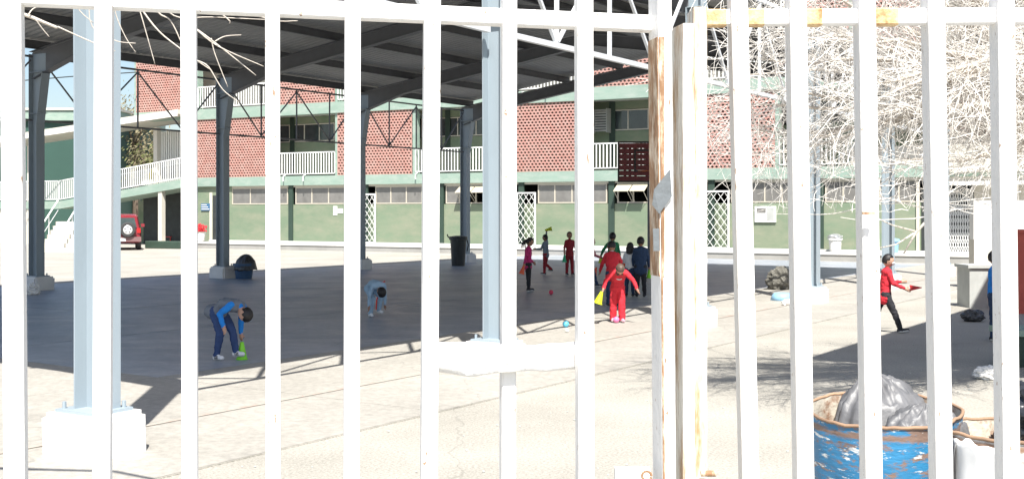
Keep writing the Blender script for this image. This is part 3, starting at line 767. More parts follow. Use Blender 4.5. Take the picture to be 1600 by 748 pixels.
def drape(lab, c, rx, ry, h, m, seed, peak=(0,0), hang=.1, ridges=1., name='garbage_bag'):
    """folded plastic film heaped over something: one closed lumpy skin with sharp folds"""
    b = B(); n = 84; rings = []; rows = 30; pk = Vector((peak[0], peak[1], 0)); ov = Vector((seed*3.3, seed*1.1, 0))
    for j in range(rows+1):
        t = j/rows; ring = []
        for k in range(n):
            a = 2*math.pi*k/n; dx, dy = math.cos(a), math.sin(a)
            edge = 1+.16*noise.noise(Vector((dx*1.6, dy*1.6, 0))+ov)+.07*noise.noise(Vector((dx*5, dy*5, 0))+ov)
            x = rx*dx*t*edge+pk.x*(1-t); y = ry*dy*t*edge+pk.y*(1-t)
            pw = 2.2; prof = (1-t**pw) if t < .8 else (1-.8**pw)*(1-(t-.8)/.2) - hang/h*((t-.8)/.2)
            fold = abs(noise.noise(Vector((dx*3.2, dy*3.2, t*1.2))+ov))*.9+abs(noise.noise(Vector((x*14, y*14, 2))+ov))*.5+abs(noise.noise(Vector((dx*9, dy*9, t*2.5))+ov))*.35+abs(noise.noise(Vector((x*34, y*34, t*4))+ov))*.28
            z = h*prof - ridges*.07*fold*(.25+t)
            ring.append(b.verts.new((x, y, z)))
        rings.append(ring)
    for p, q_ in zip(rings, rings[1:]):
        for k in range(n): b.faces.new((p[k], p[(k+1)%n], q_[(k+1)%n], q_[k]))
    b.faces.new(rings[-1]); bmesh.ops.remove_doubles(b, verts=rings[0], dist=.002)
    o = obj(name, b, m, smooth=True); o.location = c; return tag(o, lab, 'garbage bag')
# ------------------------------------------------------------------ bins, bags, small things on the ground
def bin_(name, label, loc, H, r0, r1, m, n=4):
    t = thing(name, label, 'bin', loc); b = B()
    nn = 20; lathe(b, [(r0, 0), (r0*1.02, .02), (r1, H), (r1+.03, H), (r1+.035, H-.06), (r1-.005, H-.07)], nn)
    obj('body', b, m, t); return t
p = gp(716, 416); t = bin_('wheeled_bin', 'tall black dustbin standing left of the far dark column', p, .93, .21, .27, 'blackpl')
b = B(); lathe(b, [(.02, .0), (.30, .0), (.305, .04), (.1, .07)], 20, (0, 0, .932)); obj('lid', b, 'blackpl', t)
b = B(); tube(b, [(-.29, 0, .93), (-.34, 0, .98), (-.36, 0, 1.05)], .02, 6); tube(b, [(.29, .0, .5), (.33, 0, .7), (.29, 0, .86)], .018, 6); obj('handle', b, 'blackpl', t)
p = gp(381, 436); t = bin_('round_bin', 'dark blue bin beside a grey plinth, a black bag folded over its rim', p, .42, .21, .26, 'bluepl')
def crumple(bm, c, r, sc, sub=4, amp=.25, fr=2.5, seed=0, fine=.08):
    vs = ball(bm, (0,0,0), 1, sub)
    off = Vector((seed*7.3, seed*3.1, seed*1.7))
    for v in vs:
        n_ = v.co.normalized(); k = 1+amp*noise.noise(n_*fr+off)+fine*abs(noise.noise(n_*fr*3.3+off))*2+fine*.6*noise.noise(n_*fr*9+off)
        v.co = Vector((n_.x*sc[0], n_.y*sc[1], n_.z*sc[2]))*r*k+Vector(c)
    return vs
drape('black garbage bag folded flat over the rim of the dark blue bin', p+Vector((.03, 0, .40)), .31, .29, .27, 'bag', 31, peak=(.03, 0), hang=.12, ridges=.8)
# tin bin with liner on the walkway, blue bin
p = bworld(S(1305, -.6), -.6, .3); t = bin_('liner_bin', 'pale round bin with clear liner against the green wall', p, .5, .2, .24, 'whitewall')
b = B(); crumple(b, (0, 0, .55), .27, (1, 1, .42), 3, .2, 3, 8); obj('liner', b, 'tin', t)
p = bworld(S(1396, -.6), -.6, .3); t = bin_('liner_bin', 'small blue bin against the green wall left of the dark doorway', p, .46, .16, .2, 'bluelt')
b = B(); lathe(b, [(.02, 0), (.21, 0), (.2, .04), (.05, .06)], 16, (0, 0, .46)); obj('lid', b, 'bluelt', t)
b = B(); crumple(b, (0, 0, .23), .3, (.95, .7, .85), 4, .35, 2.2, 11, .18); o = obj('cloth_sack', b, 'sack'); o.location = gp(1219, 453); tag(o, 'speckled grey cloth sack slumped on the ground left of the white plinth', 'sack')
b = B(); lathe(b, [(.05, .17), (.15, .165), (.2, .12), (.24, 0), (.23, 0), (.19, .1)], 20); o = obj('washing_bowl', b, 'bluelt', smooth=True); o.location = gp(1222, 470); tag(o, 'pale blue plastic bowl upside down beside the grey sack', 'bowl')
b = B(); crumple(b, (0, 0, .07), .12, (1.6, 1, .6), 3, .3, 3, 2); o = obj('paper_litter', b, 'bagwhite'); o.location = gp(1238, 478); tag(o, 'crumpled white plastic on the pale ground in front of the bowl', 'litter')
b = B(); crumple(b, (0, 0, .09), .16, (1.15, .8, .65), 4, .3, 2.2, 5); o = obj('school_bag', b, 'bag'); o.location = gp(1520, 502); tag(o, 'black bag lying flat on the shaded ground before the grey cabinet', 'bag')
b = B(); crumple(b, (0, 0, .06), .1, (1.5, 1, .75), 4, .4, 3, 6, .15); o = obj('plastic_bag', b, 'bagwhite'); o.location = gp(1546, 592); tag(o, 'crumpled white plastic bag by the shade edge at right', 'plastic bag')
b = B(); crumple(b, (.0, 0, .12), .16, (1, .9, .8), 4, .4, 3, 9, .15); o = obj('plastic_bag', b, 'bagwhite'); o.location = gp(50, 461); tag(o, 'limp white plastic bag left of the plinth of the leftmost dark column', 'plastic bag')
# balls
for px, py, c, lab, nm in ((861, 459, (.75, .06, .12), 'small pink ball on the shaded court', 'r'), (884, 510, (.12, .5, .7), 'small blue ball on the sunlit floor near the shadow edge', 'b'), (886, 518, (.75, .74, .7), 'tiny white ball just in front of the blue ball', 'w'), (963, 503, (.8, .2, .4), 'pink ball at the feet of the girl in the red tracksuit', 'p')):
    r = .05 if nm != 'w' else .03
    b = B(); ball(b, (0, 0, r), r, 3)
    o = obj('ball', b, ball_mat('ball_'+nm, c), smooth=True); o.location = gp(px, py+1, GZ); tag(o, lab, 'ball')
def cone_mesh(h, r, hollow=True):
    b = B(); lathe(b, [(r*1.15, 0), (r*1.15, .012), (r, .014), (r*.33, h), (r*.26, h), (r*.9, .014)], 20); return b
def cone(loc, h, r, m, label, rot=(0,0,0)):
    o = obj('marker_cone', cone_mesh(h, r), m, smooth=False); o.location = loc; o.rotation_euler = rot; return tag(o, label, 'cone')
cone(gp(378, 561, GZ), .21, .062, 'conegreen', 'lime green plastic cone standing at the feet of the stooping boy')

# ------------------------------------------------------------------ right side: red wall, cabinet, low wall, green bench
t = thing('counter_wall', 'low red painted wall at the right edge, lower part in shade', 'wall', gp(1584, 490))
q('wall', 'redwall', t, 0, 4.0, 0, .25, 0, 1.42); q('cap', 'redwall', t, -.03, 4.03, -.03, .28, 1.422, 1.48)
t = thing('utility_cabinet', 'grey box shaped utility cabinet in front of the white wall', 'cabinet', gp(1515, 481))
q('body', 'concrete', t, 0, .95, 0, .6, 0, .74); q('top', 'concrete', t, -.04, .99, -.04, .64, .742, .80); q('door', 'tin', t, .55, .87, -.015, -.002, .1, .6); q('handle', 'blackpl', t, .6, .62, -.03, -.016, .35, .45)
t = thing('low_wall', 'white wall block with a beige lower half behind the grey cabinet', 'wall', gp(1522, 452))
q('lower_block', 'cream', t, 0, 4.2, 0, .3, 0, 1.15); q('upper_block', 'whitewall', t, .0, 4.2, .02, .28, 1.152, 2.05)
t = thing('green_bench', 'dark green concrete bench with pale top at the right edge', 'bench', gp(1582, 575))
q('base', 'greendark', t, .04, 1.6, .06, .6, 0, .36); q('top', 'greenband', t, 0, 1.66, 0, .66, .362, .43)
# second roof standing out to the right of the picture (it throws the shade on the ground)
k2 = thing('small_canopy', 'small flat roofed steel canopy standing off to the right', 'canopy', Vector((6.5, 10.5, 0)))
H2 = 6.0; c0 = Vector((3.6+.56, 14.1-4.05, 0)); a = ROW; c = PER
b = B(); prism(b, [c0, c0+a*11, c0+a*11+c*7, c0+c*7], H2, H2+.12); obj('roof_slab', b, 'sheet', k2, loc0=k2.location)
for i_ in (.06, .5, .94):
    for j_ in (.35, .95):
        p = c0+a*11*i_+c*7*j_
        if abs(p.x/p.y) < .47: p = c0+a*11*i_+c*7*.97
        b = B(); beam(b, p, p+Vector((0,0,H2)), .2, .2); obj('post', b, 'steel', k2, loc0=k2.location)

# ------------------------------------------------------------------ drums with rubbish
def drum_mat(name, paint, rustc, thr, pale):
    m = mat(name, paint, .45, var=.12, scale=5, color2=rustc, thr=thr, bump=.35, bscale=26, stretch=(1, 1, 2.6)); 
    nt = m.node_tree; N = nt.nodes; L = nt.links; bsdf = N['Principled BSDF']; src = bsdf.inputs['Base Color'].links[0].from_socket
    tc = N.new('ShaderNodeTexCoord'); mp = N.new('ShaderNodeMapping'); mp.inputs['Scale'].default_value = (1, 1, 4); L.new(tc.outputs['Object'], mp.inputs[0])
    nz = N.new('ShaderNodeTexNoise'); nz.inputs['Scale'].default_value = 11; nz.inputs['Detail'].default_value = 9; nz.inputs['Roughness'].default_value = .75; L.new(mp.outputs[0], nz.inputs['Vector'])
    r = N.new('ShaderNodeMapRange'); r.inputs['From Min'].default_value = .575; r.inputs['From Max'].default_value = .60; L.new(nz.outputs['Fac'], r.inputs['Value'])
    mx = N.new('ShaderNodeMixRGB'); mx.inputs['Color2'].default_value = (*pale, 1); L.new(r.outputs[0], mx.inputs['Fac']); L.new(src, mx.inputs['Color1'])
    # rust settles along the rolling hoops and rim (a stain with its own place on the drum)
    sx = N.new('ShaderNodeSeparateXYZ'); L.new(tc.outputs['Object'], sx.inputs[0])
    last = mx.outputs[0]
    for zc in (.93, .62, .31):
        sb = N.new('ShaderNodeMath'); sb.operation = 'SUBTRACT'; sb.inputs[1].default_value = zc; L.new(sx.outputs['Z'], sb.inputs[0])
        ab = N.new('ShaderNodeMath'); ab.operation = 'ABSOLUTE'; L.new(sb.outputs[0], ab.inputs[0])
        ad_ = N.new('ShaderNodeMath'); ad_.operation = 'MULTIPLY_ADD'; ad_.inputs[1].default_value = -.06; L.new(nz.outputs['Fac'], ad_.inputs[0]); L.new(ab.outputs[0], ad_.inputs[2])
        rr = N.new('ShaderNodeMapRange'); rr.inputs['From Min'].default_value = -.012; rr.inputs['From Max'].default_value = -.022; L.new(ad_.outputs[0], rr.inputs['Value'])
        m2 = N.new('ShaderNodeMixRGB'); m2.inputs['Color2'].default_value = (*rustc, 1); L.new(rr.outputs[0], m2.inputs['Fac']); L.new(last, m2.inputs['Color1']); last = m2.outputs[0]
    L.new(last, bsdf.inputs['Base Color'])
    return m
DM1 = drum_mat('drum_blue_paint', (.03, .19, .37), (.21, .14, .11), (.53, .60), (.66, .68, .66))
DM2 = drum_mat('drum_faded_paint', (.55, .57, .57), (.3, .19, .13), (.56, .66), (.7, .7, .67))
DIN = mat('drum_inside_rust', (.58, .53, .44), .8, var=.15, scale=6, color2=(.28, .15, .09), thr=(.48, .62), bump=.5, bscale=30)
def drum(label, loc, lean, m, H=.94, r=.30, seed=0, flare=.012):
    t = thing('oil_drum', label, 'drum', loc); t.rotation_euler = (lean[0], lean[1], seed*.7)
    t['group'] = 'open topped rubbish drums by the gate'
    def shell(inner):
        b = B(); n = 72; rows = 34; rings = []
        for j in range(rows+1):
            z = H*j/rows; ring = []
            for k in range(n):
                a = 2*math.pi*k/n; d = Vector((math.cos(a), math.sin(a), z*2.2))
                rr = r + flare*(z/H)*2
                for hz in (.31, .62): rr += .010*math.exp(-((z-hz)/.014)**2)
                rr += .016*noise.noise(d*1.6+Vector((seed*9,0,0))) + .006*noise.noise(d*5+Vector((seed*9,0,0)))
                zz = z + (.010*noise.noise(Vector((math.cos(a)*1.5, math.sin(a)*1.5, seed*5)))+.005*noise.noise(Vector((math.cos(a)*6, math.sin(a)*6, seed*5+3))))*(z/H)**4
                if inner: rr -= .006
                ring.append(b.verts.new((rr*math.cos(a), rr*math.sin(a), zz + (0 if not inner else -.004))))
            rings.append(ring)
        for a_, c_ in zip(rings, rings[1:]):
            for k in range(n): b.faces.new((a_[k], a_[(k+1)%n], c_[(k+1)%n], c_[k]) if not inner else (c_[k], c_[(k+1)%n], a_[(k+1)%n], a_[k]))
        return b, rings
    b, rr = shell(False); b.faces.new(rr[0][::-1])
    me = obj('shell', b, m, t, smooth=True)
    b, rr = shell(True)
    obj('inner_wall', b, DIN, t, smooth=True)
    b = B(); prs = []
    n = 72
    for k in range(n+1):
        a = 2*math.pi*(k%n)/n; z = H
        d = Vector((math.cos(a), math.sin(a), z*2.2)); rr_ = r+flare*2 + .016*noise.noise(d*1.6+Vector((seed*9,0,0))) + .006*noise.noise(d*5+Vector((seed*9,0,0)))
        zz = z + (.010*noise.noise(Vector((math.cos(a)*1.5, math.sin(a)*1.5, seed*5)))+.005*noise.noise(Vector((math.cos(a)*6, math.sin(a)*6, seed*5+3))))
        prs.append((rr_*math.cos(a), rr_*math.sin(a), zz))
    tube(b, prs, .0075, 6, cap=False); obj('rim', b, mat('rim_rust', (.30, .19, .12), .8, var=.3, scale=5, bump=.2), t, smooth=True)
    return t
d1 = drum('dented bright blue drum with flaking paint, stuffed with grey plastic', Vector((1.585, 4.9, 0)), (R(2), R(-4), ), DM1, H=.975, r=.285, seed=1)
d2 = drum('whitish faded drum with a stained inside, right of the blue drum', Vector((2.00, 4.42, 0)), (R(0), R(1.5)), DM2, H=.955, r=.30, seed=2)
# bags in / on drum one
def bagthing(lab, loc, r, sc, m, seed, sub=5, amp=.35, fr=1.8, fine=.10, rot=(0,0,0)):
    b = B(); crumple(b, (0,0,0), r, sc, sub, amp, fr, seed, fine); o = obj('garbage_bag', b, m, smooth=True); o.location = loc; o.rotation_euler = rot
    return tag(o, lab, 'garbage bag')
drape('sun faded grey rubbish bag heaped highest in the blue drum', Vector((1.60, 4.97, .93)), .23, .19, .175, 'baggrey', 21, peak=(-.02, .02), hang=.05, ridges=1.3)
drape('dark grey plastic bag spilling over the front of the blue drum', Vector((1.70, 4.76, .915)), .20, .13, .10, 'baggrey', 22, peak=(.0, -.02), hang=.10, ridges=1.1)
bagthing('black bag bulging low between the blue drum and the whitish drum', Vector((1.70, 4.585, .80)), .055, (.8, .6, 1.6), 'bag', 23)
bagthing('shiny black garbage bag at the right edge above the whitish drum', Vector((2.13, 4.50, 1.00)), .17, (1.0, 1, .8), 'bag', 24, fine=.16)

def sheet_patch(name, lab, cat, c, w, h, m, nrm, seed, th=.004, amp=.012):
    b = B(); nx, nz = 12, 14; nrm = Vector(nrm).normalized(); sd_ = Vector((0,0,1)).cross(nrm).normalized(); fr = []
    for side_ in (0, 1):
        g = []
        for j in range(nz+1):
            row = []
            for i in range(nx+1):
                u, v = i/nx-.5, j/nz-.5
                ww = w*(1+.12*noise.noise(Vector((v*4, seed, 0)))); hh = h*(1+.15*noise.noise(Vector((u*4, seed+3, 0))))
                p = Vector(c)+sd_*(u*ww)+Vector((0,0,1))*(v*hh)+nrm*(amp*noise.noise(Vector((u*3, v*3, seed)))-th*side_ - (u*ww)**2*1.6)
                row.append(b.verts.new(p))
            g.append(row)
        fr.append(g)
    for g, fl in ((fr[0], 0), (fr[1], 1)):
        for j in range(nz):
            for i in range(nx):
                f = (g[j][i], g[j][i+1], g[j+1][i+1], g[j+1][i]); b.faces.new(f if not fl else f[::-1])
    for i in range(nx):
        for j_ in (0, nz): b.faces.new((fr[0][j_][i], fr[0][j_][i+1], fr[1][j_][i+1], fr[1][j_][i]))
    for j in range(nz):
        for i_ in (0, nx): b.faces.new((fr[0][j][i_], fr[0][j+1][i_], fr[1][j+1][i_], fr[1][j][i_]))
    o = obj(name, b, m, smooth=True, loc0=Vector(c)); return tag(o, lab, cat)
sheet_patch('paper_sheet', 'torn white paper stuck to the front of the blue drum', 'paper', (1.615, 4.573, .84), .10, .12, 'paper', (.2, -1, 0), 3)
sheet_patch('plastic_sheet', 'pale grey plastic film hanging beside the large white sheet', 'sheet', (1.668, 4.40, .74), .10, .38, 'baggrey', (-1, -.02, 0), 9, amp=.02)
sheet_patch('cardboard_sheet', 'large white sheet covering the front of the whitish drum', 'sheet', (1.712, 4.268, .74), .22, .40, 'paper', (-.9, -.46, 0), 5, amp=.012)
# third, dark tub at the right edge
b = B(); lathe(b, [(.22, 0), (.28, .86), (.3, .88), (.27, .88), (.2, .1)], 28); o = obj('plastic_tub', b, 'concrete', smooth=False); o.location = (2.62, 4.55, 0); tag(o, 'grey plastic tub at the lower right corner under a black bag', 'tub')

# ------------------------------------------------------------------ bare trees (white twigs)
def twig_path(rnd, p0, d0, L_, droop, n=7, wob=.25):
    pts = [Vector(p0)]; d = Vector(d0).normalized()
    for k in range(n):
        d = (d + Vector((rnd.gauss(0, wob), rnd.gauss(0, wob), rnd.gauss(0, wob)))*.45 + Vector((0,0,-droop))*(1/n) ).normalized()
        if pts[-1].z+d.z*L_/n < 1.78: d.z = abs(d.z)*.5; d.normalize()
        pts.append(pts[-1]+d*L_/n)
    return pts
rt = random.Random(12)
TR = Vector((6.3, 11.2, 0))
tree = thing('bare_tree', 'leafless tree with dense pale drooping twigs over the right half', 'tree', TR)
b = B(); tube(b, [TR, TR+Vector((.0, .05, 1.2)), TR+Vector((-.15, 0, 2.4)), TR+Vector((-.1, .1, 3.4))], [.19, .16, .14, .1], 12); obj('trunk', b, 'bark', tree, smooth=True, loc0=TR)
twigs = B(); starts = []
limb_targets = []
for k in range(26):
    tgt_px = rt.uniform(1150, 1640); tgt_py = rt.uniform(-260, 250); Z = rt.uniform(9.2, 12.2)
    limb_targets.append(at(tgt_px, tgt_py, Z))
limb_targets += [at(1290, 40, 10), at(1180, 130, 10.5), at(1360, 180, 9.6), at(1240, 210, 10.6), at(1420, 260, 10), at(1560, 230, 10), at(1500, 130, 9.8), at(1330, -60, 10.4), at(1200, 60, 10.2), at(1590, 90, 9.7)]
for T in limb_targets:
    s0 = TR + Vector((-.1, .05, rt.uniform(1.9, 3.3))); mid_ = s0.lerp(T, .45)+Vector((0, 0, rt.uniform(.1, .6)))
    pts = []
    for i in range(13):
        t = i/12; p = (s0*(1-t)**2 + mid_*2*t*(1-t) + T*t*t); p += Vector((noise.noise(p*1.3), noise.noise(p*1.3+Vector((9,0,0))), noise.noise(p*1.3+Vector((0,9,0)))))*.16*t; pts.append(p)
    bl = B(); tube(bl, pts, [.042*(1-i/12)**.8+.006 for i in range(13)], 7); obj('limb', bl, 'bark', tree, smooth=True, loc0=TR)
    for k in range(40):
        i = rt.randint(4, 12); p = pts[i]; d = (pts[i]-pts[i-1]).normalized()+Vector((rt.gauss(0, .7), rt.gauss(0, .55), rt.gauss(.05, .6)))
        L1 = rt.uniform(.4, 1.05)
        tp = twig_path(rt, p, d, L1, rt.uniform(-.7, 1.0), 8, .38)
        tube(twigs, tp, [.0048*(1-.65*j/8) for j in range(9)], 4)
        for k2_ in range(rt.randint(4, 6)):
            j = rt.randint(1, 7); dd = (tp[j+1]-tp[j]).normalized()+Vector((rt.gauss(0, .6), rt.gauss(0, .5), rt.gauss(-.05, .6)))
            t3 = twig_path(rt, tp[j], dd, rt.uniform(.2, .65), rt.uniform(-.8, 1.2), 6, .42)
            tube(twigs, t3, [.0026*(1-.4*j2/6) for j2 in range(7)], 3)
obj('twigs', twigs, 'barktip', tree, loc0=TR, kind='stuff')
# low sweeping twigs with curled ends
tw2 = B()
for k in range(26):
    p = at(rt.uniform(1330, 1620), rt.uniform(235, 330), rt.uniform(9.5, 10.8)); pts = [p]; d = Vector((-1, rt.gauss(0, .25), rt.uniform(-.45, .0))).normalized(); L_ = rt.uniform(.4, 1.1)
    for j in range(8):
        d = (d+Vector((0, 0, rt.uniform(.02, .11)))+Vector((rt.gauss(0, .05), rt.gauss(0, .05), rt.gauss(0, .05)))).normalized(); pts.append(pts[-1]+d*L_/8)
    tube(tw2, pts, [.0058*(1-.6*j/8) for j in range(9)], 4)
obj('low_twigs', tw2, 'barktip', tree, loc0=TR, kind='stuff')
bl = B(); tube(bl, [at(1480, 240, 10), at(1462, 330, 10), at(1432, 362, 10), at(1412, 396, 10)], [.02, .016, .012, .006], 6); tube(bl, [at(1432, 362, 10), at(1395, 352, 10), at(1368, 340, 10)], [.01, .007, .004], 5); tube(bl, [at(1432, 362, 10), at(1400, 382, 10.0), at(1366, 389, 10)], [.01, .007, .004], 5)
obj('low_limb', bl, 'bark', tree, smooth=True, loc0=TR)

TL = Vector((-3.9, 5.4, 0))
tree2 = thing('bare_tree', 'leafless tree reaching a few pale twigs into the top left corner', 'tree', TL)
b = B(); tube(b, [TL, TL+Vector((.05, 0, 1.5)), TL+Vector((.1, .0, 3.2)), TL+Vector((.2, 0, 4.1))], [.14, .12, .09, .05], 10); obj('trunk', b, 'bark', tree2, smooth=True, loc0=TL)
Zt = 5.4
def tl(name, pts, r0, r1, Z=Zt):
    P = [at(x, y, Z + (i*.02)) if not isinstance(x, Vector) else x for i, (x, y) in enumerate(pts)]
    # smooth
    out = []
    n = len(P)
    for i in range(n-1):
        p0, p1, p2, p3 = P[max(i-1,0)], P[i], P[i+1], P[min(i+2, n-1)]
        for s_ in range(5):
            t = s_/5; out.append(.5*((2*p1)+(p2-p0)*t+(2*p0-5*p1+4*p2-p3)*t*t+(3*p1-p0-3*p2+p3)*t**3))
    out.append(P[-1]); m_ = len(out)
    bt = B(); tube(bt, out, [(r0+(r1-r0)*i/(m_-1))*.62 for i in range(m_)], 6); obj(name, bt, 'bark', tree2, smooth=True, loc0=TL)
rootp = TL+Vector((.1, 0, 3.0))
b = B(); tube(b, [rootp, at(-200, -60, Zt), at(-20, 6, Zt)], [.05, .03, .016], 8); obj('limb', b, 'bark', tree2, smooth=True, loc0=TL)
b = B(); tube(b, [TL+Vector((.2, 0, 4.0)), at(0, -330, Zt), at(200, -110, Zt)], [.04, .025, .012], 8); obj('limb', b, 'bark', tree2, smooth=True, loc0=TL)
for pts, a, c in (
  ([(-20, 6), (40, 24), (70, 36), (90, 44)], .016, .011), ([(44, 24), (52, 14), (66, 9)], .006, .003), ([(56, 31), (66, 45), (77, 58)], .006, .003),
  ([(90, 42), (112, 52), (146, 67), (180, 80)], .006, .004), ([(200, -110), (206, -20), (240, 40), (284, 78), (330, 110)], .010, .003),
  ([(200, -110), (180, -10), (181, 22), (196, 58), (212, 82)], .006, .003), ([(190, -60), (216, 10), (228, 50), (242, 100)], .006, .003),
  ([(200, -110), (240, 8), (266, 32), (283, 66)], .008, .004), ([(230, -20), (272, 25), (330, 27), (416, 31)], .006, .003),
  ([(150, -80), (140, 30), (176, 62), (212, 68)], .005, .003), ([(283, 33), (310, 48), (350, 78), (400, 118)], .008, .003), ([(330, 60), (336, 85), (356, 136)], .005, .003),
  ([(336, 65), (352, 57), (377, 55)], .005, .003), ([(300, 40), (340, 72), (412, 104)], .006, .003), ([(308, 95), (326, 105), (348, 140), (374, 160)], .006, .003), ([(230, -60), (346, 22), (359, 37)], .007, .004),
  ([(110, -40), (120, 10), (146, 36)], .005, .003), ([(230, -60), (400, 24), (465, 33)], .006, .003)):
    tl('branch', pts, a, c)

# ------------------------------------------------------------------ gates
GD = .042
def bar_pts(px0, px1, Z, zt, zb, Zb=None):
    """bar whose centre is at photo column px0 at the picture top and px1 at its foot"""
    yt = 330-(zt-CAMH)*F/Z; yb = 330-(zb-CAMH)*F/Z
    f = lambda y: px0+(px1-px0)*y/748
    return at(f(yt), yt, Z), at(f(yb), yb, Z)
gateL = thing('gate_leaf', 'white barred gate leaf on the left half, standing slightly ajar', 'gate', Vector((-.9, 2.05, 0)))
GL = gateL.location
lft = [(19, 25), (163, 160), (295, 297), (426, 427), (551, 549), (675, 670), (795, 793), (912, 914)]
Z0 = 2.05; ang = math.atan2(.0134, .0716); LD = Vector((math.cos(ang), math.sin(ang), 0)); LN = Vector((-LD.y, LD.x, 0))
wpx = [32, 27, 24, 23, 25, 26, 23, 26]
for k, (a, c) in enumerate(lft):
    Z = Z0*(1+.0134*k); p1, p0 = bar_pts(a, c, Z, 2.55, .1)
    b = B(); w = wpx[k]*Z/F*.97; beam(b, p0, p1, w, GD*.8, side=LD, cham=.003); obj('bar', b, 'gateclean' if k in (1, 2, 4) else 'gate', gateL, loc0=GL)
# leaning post with rust (ninth bar)
G9 = .066; Z9 = Z0*(1+.0134*8); p1, p0 = bar_pts(1031, 1038, Z9, 2.55, .1)
b = B(); beam(b, p0, p1, 22*Z9/F, G9, side=LD, cham=.003); obj('bar', b, 'gate', gateL, loc0=GL, label='gate bar with a rusty left side and patched with grey tape')
b = B(); pa, pb = p0 - LN*(G9/2+.0006) , p1 - LN*(G9/2+.0006)
ytop = at(1030, 62, Z9).z
t_ = (ytop-p0.z)/(p1.z-p0.z); pm = p0.lerp(p1, t_)
w9 = 22*Z9/F; t2_ = (at(0, 430, Z9).z-p0.z)/(p1.z-p0.z); pl_ = p0.lerp(p1, t2_); fo = -LN*(G9/2+.001)
beam(b, p0+fo-LD*(w9/2-.0022), pl_+fo-LD*(w9/2-.0022), .003, .002, side=LD, w1=.004)
beam(b, pl_+fo-LD*(w9/2-.0042), pm+fo-LD*(w9/2-.0055), .006, .002, side=LD, w1=.0105)
beam(b, pl_-LD*(w9/2+.001), pm-LD*(w9/2+.001), .002, G9*.9, side=LD)
obj('rust_flake', b, 'rust', gateL, loc0=GL)
# stile of the left leaf
Zs = Z9*1.012; p1, p0 = bar_pts(1066, 1066, Zs, at(0, 42, Zs).z, .1)
b = B(); beam(b, p0, p1, 19*Zs/F, .085, side=LD, cham=.003); obj('stile', b, 'rusty', gateL, loc0=GL)
# top rail (sags a little) behind/between the bars
pL, pR = at(-120, -12, Z0*.985), at(1048, 39, Zs)
b = B(); beam(b, pL+LN*.004, pR+LN*.004, .032, .03, side=(0,0,1), cham=.003); obj('top_rail', b, 'gate', gateL, loc0=GL)
b = B(); beam(b, Vector((pL.x, pL.y, .14)), Vector((pR.x, pR.y, .14)), .034, .03, side=(0,0,1)); obj('bottom_rail', b, 'gate', gateL, loc0=GL)
# right leaf
gateR = thing('gate_leaf', 'white barred gate leaf on the right half with rust patches on its frame', 'gate', Vector((1.0, 2.47, 0)))
GR = gateR.location; ZR = 2.47
p1, p0 = bar_pts(1089, 1089, ZR*.985, at(0, 17, ZR*.985).z, .1)
b = B(); beam(b, p0, p1, 21*ZR*.985/F, .09, side=(1,0,0), cham=.003); obj('stile', b, 'rusty', gateR, loc0=GR, label='rust streaked upright frame of the right gate leaf')
for a, c in ((1147, 1165), (1238, 1250), (1345, 1356), (1452, 1465), (1560, 1569), (1668, 1678)):
    pxf = 13; p1, p0 = bar_pts(a+5, c+5, ZR, 2.62, .1)
    b = B(); beam(b, p0, p1, 26*ZR/F, .052, side=(1,0,0), cham=.003); obj('bar', b, 'gate', gateR, loc0=GR)
pL, pR = at(1094, 29, ZR*1.0), at(1760, 25, ZR)
cuts = [1094, 1150, 1215, 1290, 1372, 1470, 1760]
b = B(); beam(b, pL, pR, .034, .03, side=(0,0,1), cham=.003); obj('top_rail', b, 'gateclean', gateR, loc0=GR)
for (a, c) in ((1101, 1133), (1163, 1192), (1253, 1282), (1363, 1400)):
    ya = 29-(a-1094)*4/666; b = B(); beam(b, at(a, ya, ZR*.9999)-Vector((0,.0005,.0005)), at(c, ya-.1, ZR*.9999)-Vector((0,.0005,.0005)), .036, .032, side=(0,0,1), cham=.003); obj('rust_patch', b, 'rustpatch', gateR, loc0=GR)
b = B(); beam(b, Vector((pL.x, ZR, .14)), Vector((pR.x, ZR, .14)), .034, .03, side=(0,0,1)); obj('bottom_rail', b, 'gate', gateR, loc0=GR)
# bolt stub, lock plate
b = B(); a = at(1095, 739, ZR*.96); tube(b, [a, a+Vector((.031, 0, 0))], .0065, 12); obj('bolt', b, 'rust', gateR, loc0=GR)
b = B(); a = at(988, 760, 2.24); beam(b, a-Vector((.034, 0, 0)), a+Vector((.034, 0, 0)), .03, .075, side=(0,1,0), cham=.003); obj('lock_plate', b, 'gate', gateL, loc0=GL)
b = B(); a = at(1010, 742, 2.215); tube(b, [a+Vector((.009*math.cos(x*.5), -.004, .009*math.sin(x*.5))) for x in range(13)], .0025, 6); obj('lock_ring', b, 'rust', gateL, loc0=GL)
b = B(); a = at(1357, 333, 2.42); beam(b, a-Vector((.013, 0, 0)), a+Vector((.012, -.004, 0)), .008, .006, side=(0,1,0)); obj('weld_stub', b, 'rust', gateR, loc0=GR)
